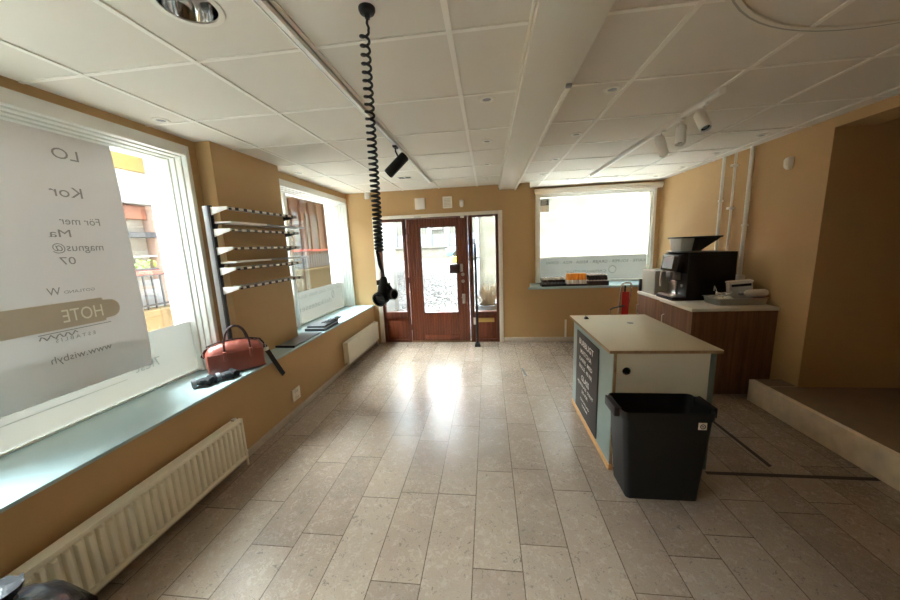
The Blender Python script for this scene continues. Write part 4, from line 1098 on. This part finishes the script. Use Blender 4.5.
b.add([(2.10 + .13 * i / 8 + .008 * math.sin(j * 2 + i), 3.64 + .13 * j / 4 + .008 * math.sin(i * 1.7), WZ + .002 + abs(.010 * math.sin(i * 1.3 + j * 1.9))) for j in range(5) for i in range(9)], [(j * 9 + i, j * 9 + i + 1, (j + 1) * 9 + i + 1, (j + 1) * 9 + i) for j in range(4) for i in range(8)])
tag(b.build('paper_napkin', 'paperwhite'), 'white paper napkin lying on the worktop between tray and coffee machine', 'napkin')

# red trolley behind the counter
t = thing('sack_trolley', (1.965, 4.93, 0), 'chrome tube trolley with a red panel standing beside the cabinets', 'trolley')
b = MB(); b.box(1.897, 4.86, .16, 1.992, 4.875, .86); b.build('red_panel', 'red', t, bevel=.006)
b = MB(); b.tube([(1.865, 4.93, .07), (1.870, 4.90, .6), (1.880, 4.88, .90), (1.897, 4.88, .965), (1.935, 4.88, .985), (1.992, 4.88, .985), (2.017, 4.88, .965), (2.022, 4.88, .90), (1.992, 4.90, .6), (1.992, 4.93, .07)], .013, 12); b.build('tube_frame', 'chrome', t)
b = MB(); b.tube([(1.735, 4.86, .60), (1.775, 4.86, .625), (1.935, 4.858, .66)], .012, 10); b.build('side_handle', 'pot', t)
b = MB(); b.tube([(1.740, 4.86, .60), (1.735, 4.88, .3), (1.735, 4.90, .02)], .009, 10); b.build('prop_leg', 'chrome', t)
b = MB(); b.tube([(1.930, 4.86, .86), (1.932, 4.86, .95)], .012, 10); b.build('grip', 'black', t)
for x in (1.855, 2.01):
    MB().lathe([(.03, -.014), (.06, -.012), (.065, 0), (.06, .012), (.03, .014)], (x, 4.95, .065), (1, 0, 0), 24).build('wheel', 'black', t)

t = thing('white_cable_trunking', (1.22, YB, .1), 'short white vertical trunking on the wall below the niche sill', 'trunking')
bx(1.205, YB - .016, .077, 1.232, YB, .355).build('channel', 'white_plastic', t, bevel=.003)
bx(1.203, YB - .018, .352, 1.234, YB, .362).build('end_cap', 'white_plastic', t, bevel=.002)

# ------------------------------------------------------------------ drinks on the niche sill
ZN = 0.9
def crate(x0, x1, y0, y1, h, m, label):
    t = thing('display_tray', ((x0 + x1) / 2, (y0 + y1) / 2, ZN), label, 'tray', 'trays on the niche sill')
    b = MB(); w = .006
    b.box(x0, y0, ZN, x1, y1, ZN + .006); 
    b.build('tray_base', m, t)
    b = MB(); b.box(x0, y0, ZN + .006, x1, y0 + w, ZN + h); b.box(x0, y1 - w, ZN + .006, x1, y1, ZN + h); b.box(x0, y0 + w, ZN + .006, x0 + w, y1 - w, ZN + h); b.box(x1 - w, y0 + w, ZN + .006, x1, y1 - w, ZN + h)
    b.build('tray_side', m, t)
crate(.845, 1.225, 5.31, 5.50, .035, 'black', 'black tray of dark jars on the niche sill')
crate(1.235, 1.545, 5.31, 5.48, .030, 'crate_dark', 'low brown tray of orange drink bottles on the niche sill')
crate(1.555, 1.865, 5.31, 5.50, .070, 'crate_dark', 'deep dark crate of brown bottles on the niche sill')
def bottle(c, prof_b, prof_c, mb_, mc, label, group, lab=None):
    t = thing('drink_bottle', c, label, 'bottle', group)
    MB().lathe(prof_b, c, n=12).build('glass_body', mb_, t); MB().lathe(prof_c, c, n=12).build('cap', mc, t)
    if lab: MB().lathe(lab[0], c, n=12, cap0=False, cap1=False).build('paper_label', lab[1], t)
    return t
zb = ZN + .0065
def place(proto, pts, label):
    for i, (x, y) in enumerate(pts):
        if i == 0: proto.location = (x, y, zb)
        else: copy_tree(proto, (x, y, zb))
p = bottle((0, 0, 0), [(.021, 0), (.023, .004), (.023, .082), (.018, .096)], [(.020, .096), (.021, .100), (.021, .122), (.019, .126)], 'jar_dark', 'label', 'dark jar with a pale lid in the black tray on the niche sill', 'dark jars in the black tray', ([(.0236, .02), (.0236, .06)], 'fabric_grey'))
place(p, [(.878 + i * .0525, yy) for yy in (5.343, 5.40, 5.457) for i in range(7)], '')
p = bottle((0, 0, 0), [(.017, 0), (.0185, .004), (.0185, .112), (.011, .145), (.010, .157)], [(.0125, .157), (.0125, .180), (.011, .183)], 'orange', 'orange', 'small orange drink bottle with a pale label on the niche sill', 'orange drink bottles in the low tray', ([(.0191, .012), (.0191, .085)], 'label'))
place(p, [(1.262 + i * .0428, yy) for yy in (5.340, 5.393, 5.446) for i in range(7)], '')
p = bottle((0, 0, 0), [(.019, 0), (.021, .004), (.021, .105), (.010, .138), (.009, .148)], [(.0118, .148), (.0118, .164), (.010, .166)], 'jar_dark', 'label', 'brown bottle with a pale cap standing in the deep crate on the niche sill', 'brown bottles in the deep crate', ([(.0216, .03), (.0216, .075)], 'label'))
place(p, [(1.588 + i * .049, yy) for yy in (5.345, 5.405, 5.465) for i in range(6)], '')

# ------------------------------------------------------------------ marks and metal in the floor
b = bx(1.46, 2.184, 0, 2.498, 2.215, .0012)
tag(b.build('floor_slot', 'gap', smooth=False), 'dark open joint in the floor running from the bin to the step', 'floor joint')
b = MB(); b.prism([(1.916, 2.285), (1.948, 2.30), (1.942, 3.40), (1.920, 3.40)], 'Z', 0, .0012)
tag(b.build('floor_slot', 'gap', smooth=False), 'dark open joint in the floor along the cabinets and step', 'floor joint')
t = thing('floor_grate', (.42, 3.98, 0), 'small dark metal strip let into the floor before the counter', 'floor strip')
b = MB(); b.prism([(.425, 3.84), (.448, 3.86), (.424, 4.12), (.400, 4.11)], 'Z', 0, .0016); b.build('plate', 'pot', t)
for yy in (3.87, 4.09): MB().lathe([(.006, 0), (.005, .0008)], (.424, yy, .0016), n=10).build('screw_head', 'steel', t)

# ------------------------------------------------------------------ outdoors
def gz(y): return -0.06 + max(0, y - 6.0) * 0.050
# keep the street clear of the room: only outside parts are built
def street(x0, x1, ylist):
    q = MB(); q.loft([[(x0, y, gz(y)), (x1, y, gz(y)), (x1, y, gz(y) - .2), (x0, y, gz(y) - .2)] for y in ylist]); return q
struct('street', street(-14, -2.625, [-8, 0, 6.4]), 'pavement', label='unseen street outside the shop windows, kept pale to bounce daylight indoors', cat='street')  # out of view; its paleness is added to throw light on the ceiling
struct('street', street(-14, -2.622, [6.402, 9, 12, 16, 20, 24, 34]), 'cobble', label='cobbled street beyond the pale paving', cat='street')
struct('street', street(-2.62, 0.45, [5.70, 6, 9, 12, 16, 20, 24, 34]), 'cobble', label='cobbled yard outside the shop door', cat='street')
struct('street', street(0.452, 12, [6.10, 9, 12]), 'pavement', label='unseen alley ground below the niche window, kept pale to bounce daylight', cat='street')  # unseen pale ground added as a reflector under the niche window

# terrace across the street
def terrace(y0, y1, zg, zc, ftop, lb):
    b = bx(-5.3, y0, zg, -5.0, y1, zc)
    b2 = bx(-5.34, y0 - .03, zc, -4.96, y1 + .03, zc + .09)
    t = thing('terrace_wall', (-5.15, (y0 + y1) / 2, zg), 'low sandstone terrace wall ' + lb, 'garden wall')
    b.build('wall_body', 'sandstone', t); b2.build('coping', 'sandstone', t, bevel=.01)
    t = thing('terrace_railing', (-5.15, (y0 + y1) / 2, zc + .09), 'dark iron railing with a red top rail ' + lb, 'railing')
    q = MB(); nb = int((y1 - y0) / .13)
    for i in range(nb + 1):
        yy = y0 + (y1 - y0) * i / nb; q.box(-5.16, yy - .009, zc + .09, -5.14, yy + .009, ftop)
    q.box(-5.165, y0, zc + .14, -5.135, y1, zc + .165); q.box(-5.165, y0, ftop - .02, -5.135, y1, ftop + .005)
    q.build('iron_bars', 'fence', t)
    bx(-5.19, y0, ftop + .005, -5.11, y1, ftop + .055).build('top_rail', 'red_rail', t, bevel=.008)
    q = bx(-5.45, y0, zc + .09, -5.43, y1, ftop - .1); q.build('rear_screen', 'facade_grey', t)
terrace(-3.0, 4.86, -.1, .74, 1.36, 'opposite the banner window')
terrace(8.3, 11.2, .05, 1.02, 1.60, 'opposite the window beyond the pillar')
random.seed(9)
t = thing('flower_box', (-5.3, 4.4, 1.42), 'flower box of green leaves above the red rail', 'flower box')
bx(-5.52, 3.2, 1.36, -5.25, 4.7, 1.45).build('planter', 'fence', t, bevel=.01)
q = MB()
for i in range(160):
    c = Vector((-5.38 + random.uniform(-.1, .12), random.uniform(3.2, 4.7), 1.45 + random.uniform(0, .14))); s = random.uniform(.03, .06)
    u = Vector((random.uniform(-1, 1), random.uniform(-1, 1), random.uniform(-1, 1))).normalized(); w = u.orthogonal().normalized()
    q.add([tuple(c - u * s), tuple(c + w * s * .4), tuple(c + u * s), tuple(c - w * s * .4)], [(0, 1, 2, 3)])
tag(q.build('foliage', 'leaf', t, smooth=False), kind='stuff')

t = thing('shop_building', (-7.0, 3.0, 0), 'ochre and white shop building across the street', 'building')
bx(-9.0, -5, -.1, -6.62, 6.9, 1.1).build('base_wall', 'white_render', t)
bx(-9.0, -5, 2.62, -6.5, 6.9, 3.20).build('white_fascia', 'white_render', t)
bx(-9.0, -5, 3.20, -6.45, 6.9, 3.95).build('upper_wall', 'ochre_render', t)
bx(-9.0, -5, 3.95, -6.0, 6.95, 4.05).build('shading_eave', 'ochre_render', t)  # unseen overhang added to keep sky light off the shop front
bx(-9.0, -5, 1.1, -6.9, 6.9, 2.62).build('rear_wall', 'facade_grey', t)
for y0, y1 in ((5.95, 6.9), (2.2, 2.7), (-2, -1.5)): bx(-6.9, y0, -.1, -6.55, y1, 2.62).build('pilaster', 'pink_render', t, bevel=.01)
for y0, y1 in ((2.72, 5.93), (-1.48, 2.18)):
    fr = bx(-6.86, y0, 2.35, -6.68, y1, 2.61).build('shop_sign', 'brown_front', t, bevel=.01)
    bx(-6.82, y0, 1.1, -6.80, y1, 2.35).build('shop_pane', 'shop_glass', t)
    bx(-6.80, y0, 2.0, -6.55, y1, 2.10).build('awning_box', 'fence', t)
    bx(-6.76, y0, 1.62, -6.60, y1, 1.66).build('shelf_bar', 'white_render', t)
t = thing('timber_shopfront', (-7, 12.5, 0), 'brown timber shop front across the street beyond the second terrace', 'building')
bx(-9, 9.6, 0, -6.8, 17, 15.5).build('front_wall', 'brown_front', t)  # height out of view is added to shade the yard
q = MB()
for i in range(12): q.box(-6.8, 9.7 + i * .6, .3, -6.7, 9.8 + i * .6, 3.4)
q.build('timber_post', 'brown_front', t)
for y0 in (10.4, 11.9, 13.4): bx(-6.79, y0, 1.7, -6.75, y0 + 1.0, 3.0).build('window', 'shop_glass', t)
bx(-9.2, 9.5, 3.6, -5.3, 17, 3.75).build('white_eave', 'white_render', t)  # drawn out further, unseen, to shade the timber front
bx(-6.78, 9.5, 2.0, -6.5, 10.2, 4.4).build('pilaster', 'white_render', t)
t = thing('white_shop', (-7, 8.2, 0), 'white rendered building corner between the two shop fronts', 'building')
bx(-9, 7.0, -.1, -6.55, 9.4, 15.0).build('front_wall', 'white_render', t)  # raised well above view so its shade falls on the yard
bx(-9.0, 7.0, 3.7, -5.4, 9.4, 3.8).build('shading_eave', 'white_render', t)  # overhang added out of view to dim the wall below
bx(-6.55, 7.6, 1.6, -6.5, 8.5, 3.0).build('window', 'shop_glass', t)
bx(-6.54, 7.5, 1.5, -6.42, 8.6, 1.6).build('window_ledge', 'pink_render', t)

# white gate pillar close to the left sidelight
t = thing('gate_pillar', (-2.50, 8.0, 0), 'white gate pillar seen through the sidelight beside the long sill', 'pillar')
bx(-2.72, 7.8, 0, -2.32, 8.15, 3.0).build('pillar_shaft', 'white_render', t, bevel=.01); bx(-2.76, 7.76, 3.0, -2.28, 8.19, 3.1).build('pillar_cap', 'white_render', t, bevel=.01)

# far side of the yard
YF = 22.0
t = thing('yard_wall', (-3, YF, gz(YF)), 'low pale stone wall at the far side of the cobbled yard', 'garden wall')
bx(-12, YF, .4, 1.0, YF + .4, 1.45).build('wall_body', 'yard_stone', t); bx(-12.1, YF - .05, 1.45, 1.1, YF + .45, 1.53).build('coping', 'cream_plaster', t, bevel=.01)
t = thing('yard_fence', (-3, YF + .2, 1.53), 'row of grey fence panels between white posts on the far wall', 'fence')
for i in range(10):
    x = -11.2 + i * 1.2
    bx(x, YF + .05, 1.53, x + .26, YF + .33, 3.2).build('post', 'white_render', t, bevel=.01)
    bx(x + .26, YF + .15, 1.60, x + 1.2, YF + .2, 2.35).build('fence_panel', 'facade_grey', t)
    q = MB()
    for k in range(5): q.box(x + .32 + k * .18, YF + .16, 2.35, x + .345 + k * .18, YF + .185, 3.1)
    q.build('fence_bars', 'fence', t)
t = thing('far_house', (-3, 27, 1), 'pale rendered house beyond the yard fence', 'building')
bx(-14, 27, 0.9, 2, 33, 7.0).build('front_wall', 'cream_plaster', t)
for i in range(7):
    wv = bx(-13 + i * 2.1, 26.94, 3.0, -12.1 + i * 2.1, 27.0, 4.6).build('window', 'shop_glass', t)
    bx(-13.06 + i * 2.1, 26.9, 2.9, -12.04 + i * 2.1, 27.0, 3.0).build('ledge', 'white_render', wv)
q = MB(); q.prism([(27 - .4, 7.0), (33.4, 7.0), (30, 9.5)], 'X', -14.3, 2.3); q.build('roof', 'red_rail', t)
# parked car, partly hidden by the door edge
t = thing('parked_car', (-1.75, 20.3, gz(20)), 'blue grey car parked in front of the far yard wall', 'car')
z0 = gz(20.3)
q = MB(); prof = [(-2.45, .28), (-2.5, .55), (-2.38, .78), (-1.75, .88), (-1.25, 1.32), (.35, 1.36), (1.05, .95), (1.55, .85), (1.65, .5), (1.6, .28)]
cxx = -.05
q.prism([(cxx + a, z0 + h) for a, h in prof], 'Y', 19.9, 21.4); q.build('car_body', 'car', t, bevel=.06)
q = MB(); q.prism([(cxx - 1.62, z0 + .92), (cxx - 1.2, z0 + 1.27), (cxx + .3, z0 + 1.30), (cxx + .85, z0 + .95)], 'Y', 19.885, 21.415); q.build('side_window', 'car_glass', t, bevel=.02)
for a in (-1.75, .95):
    for yy in (19.87, 21.43):
        MB().lathe([(.18, -.02), (.30, -.02), (.32, .02), (.32, .12), (.28, .16)], (cxx + a, yy, z0 + .315), (0, 1 if yy < 20.5 else -1, 0), 24).build('wheel', 'black', t)
bx(cxx - 2.52, 19.95, z0 + .6, cxx - 2.44, 20.2, z0 + .72).build('headlamp', 'lens', t, bevel=.02)
t = thing('yellow_crate', (-1.72, 19.0, gz(19)), 'yellow green crate standing in the yard beside the parked car', 'crate')
bx(-2.05, 18.85, gz(19), -1.25, 19.2, gz(19) + .3).build('crate_body', 'yellow', t, bevel=.02)
bx(-2.08, 18.82, gz(19) + .3, -1.22, 19.23, gz(19) + .35).build('crate_rim', 'yellow', t, bevel=.01)

# cream house across the alley (fills the niche window and right sidelight)
t = thing('plastered_house', (3.4, 9.6, 0), 'cream plastered house across the alley beyond the niche window', 'building')
bx(-.36, 9.6, 0, 9, 18, 3.9).build('front_wall', 'cream_plaster', t)
bx(-.40, 9.05, 3.9, 9, 18, 4.0).build('shading_eave', 'cream_plaster', t)  # added overhang, out of view, shades the house front from the sky
t2 = thing('drain_pipe', (-.30, 9.54, 0), 'grey rain pipe on the corner of the cream plastered house', 'pipe')
MB().cyl((-.29, 9.54, gz(9.5)), (-.29, 9.54, 3.85), .05, n=14).build('pipe', 'facade_grey', t2)
for z in (1.2, 2.6, 3.6): MB().cyl((-.29, 9.54, z), (-.29, 9.54, z + .05), .06, n=14).build('pipe_clamp', 'fence', t2)

t = thing('potted_grass', (-.02, 6.05, gz(6)), 'dry ornamental grass in a dark pot outside the sidelight with the mail slot', 'potted plant')
MB().lathe([(.13, 0), (.17, .02), (.19, .50), (.20, .52), (.20, .56), (.17, .56), (.165, .50), (0, .50)], (-.02, 6.05, gz(6)), n=24).build('pot', 'pot', t)
random.seed(4); q = MB()
for i in range(170):
    a = random.uniform(0, 2 * PI); r = random.uniform(0, .13); L = random.uniform(.18, .45); lean = random.uniform(.02, .14)
    p0 = Vector((-.02 + r * math.cos(a), 6.05 + r * math.sin(a), gz(6) + .50)); d = Vector((math.cos(a), math.sin(a), 0))
    q.tube([p0, p0 + d * lean * .4 + Vector((0, 0, L * .6)), p0 + d * lean + Vector((0, 0, L))], [.004, .006, .002], 4)
tag(q.build('grass_blades', 'straw', t), kind='stuff')

# ------------------------------------------------------------------ light, camera, view
SKY_BASE, SKY_GLOW, SKY_HIGH_LOBE = 2.6, 46.0, 105.0
w = bpy.data.worlds.new('overcast_sky'); sc.world = w; w.use_nodes = True
nt = w.node_tree; nt.nodes.clear()
o = nt.nodes.new('ShaderNodeOutputWorld'); bg = nt.nodes.new('ShaderNodeBackground')
# soft overcast sky, with two bright lobes added to light the room and the street
tcn = nt.nodes.new('ShaderNodeTexCoord')
def wm(op, a, b=None):
    q = nt.nodes.new('ShaderNodeMath'); q.operation = op
    for i, v in enumerate((a, b)):
        if v is None: continue
        if isinstance(v, (int, float)): q.inputs[i].default_value = v
        else: nt.links.new(v, q.inputs[i])
    return q.outputs[0]
dp = nt.nodes.new('ShaderNodeVectorMath'); dp.operation = 'DOT_PRODUCT'
nt.links.new(tcn.outputs['Generated'], dp.inputs[0]); dp.inputs[1].default_value = Vector((-0.70, 0.22, 0.66)).normalized()
glow = wm('POWER', wm('MAXIMUM', dp.outputs['Value'], 0.0), 8.0)
bg.inputs[0].default_value = (0.85, 0.935, 1.0, 1)
dz_ = nt.nodes.new('ShaderNodeVectorMath'); dz_.operation = 'DOT_PRODUCT'
nt.links.new(tcn.outputs['Generated'], dz_.inputs[0]); dz_.inputs[1].default_value = Vector((-0.42, 0.02, 0.90)).normalized()
zen = wm('POWER', wm('MAXIMUM', dz_.outputs['Value'], 0.0), 18.0)
nt.links.new(wm('ADD', wm('ADD', wm('MULTIPLY', glow, SKY_GLOW), wm('MULTIPLY', zen, SKY_HIGH_LOBE)), SKY_BASE), bg.inputs[1])
nt.links.new(bg.outputs[0], o.inputs[0])

cam = bpy.data.cameras.new('camera'); co = bpy.data.objects.new('camera', cam); COL.objects.link(co)
F, YAW, PIT, ROL = 326.6118, -0.119844618, -0.167212028, -0.0412493567
fw = Vector((math.sin(YAW) * math.cos(PIT), math.cos(YAW) * math.cos(PIT), math.sin(PIT)))
rt = fw.cross(Vector((0, 0, 1))).normalized(); up = rt.cross(fw)
rt, up = rt * math.cos(ROL) + up * math.sin(ROL), up * math.cos(ROL) - rt * math.sin(ROL)
co.matrix_world = Matrix(((rt.x, up.x, -fw.x, 0), (rt.y, up.y, -fw.y, 0), (rt.z, up.z, -fw.z, 1.62), (0, 0, 0, 1)))
cam.sensor_fit = 'HORIZONTAL'; cam.sensor_width = 36.0; cam.lens = F / 900 * 36; cam.clip_start = 0.05; cam.clip_end = 200
sc.camera = co

for ob in bpy.data.objects:
    if '_w' in ob: del ob['_w']
sc.view_settings.view_transform = 'Standard'
sc.view_settings.look = 'None'
sc.view_settings.gamma = 1.0
sc.view_settings.use_curve_mapping = False
sc.view_settings.exposure = 2.22
sc.cycles.max_bounces = 14; sc.cycles.diffuse_bounces = 8; sc.cycles.transparent_max_bounces = 16
sc.cycles.use_denoising = True
sc.cycles.sample_clamp_indirect = 10.0
sc.cycles.caustics_reflective = False; sc.cycles.caustics_refractive = False
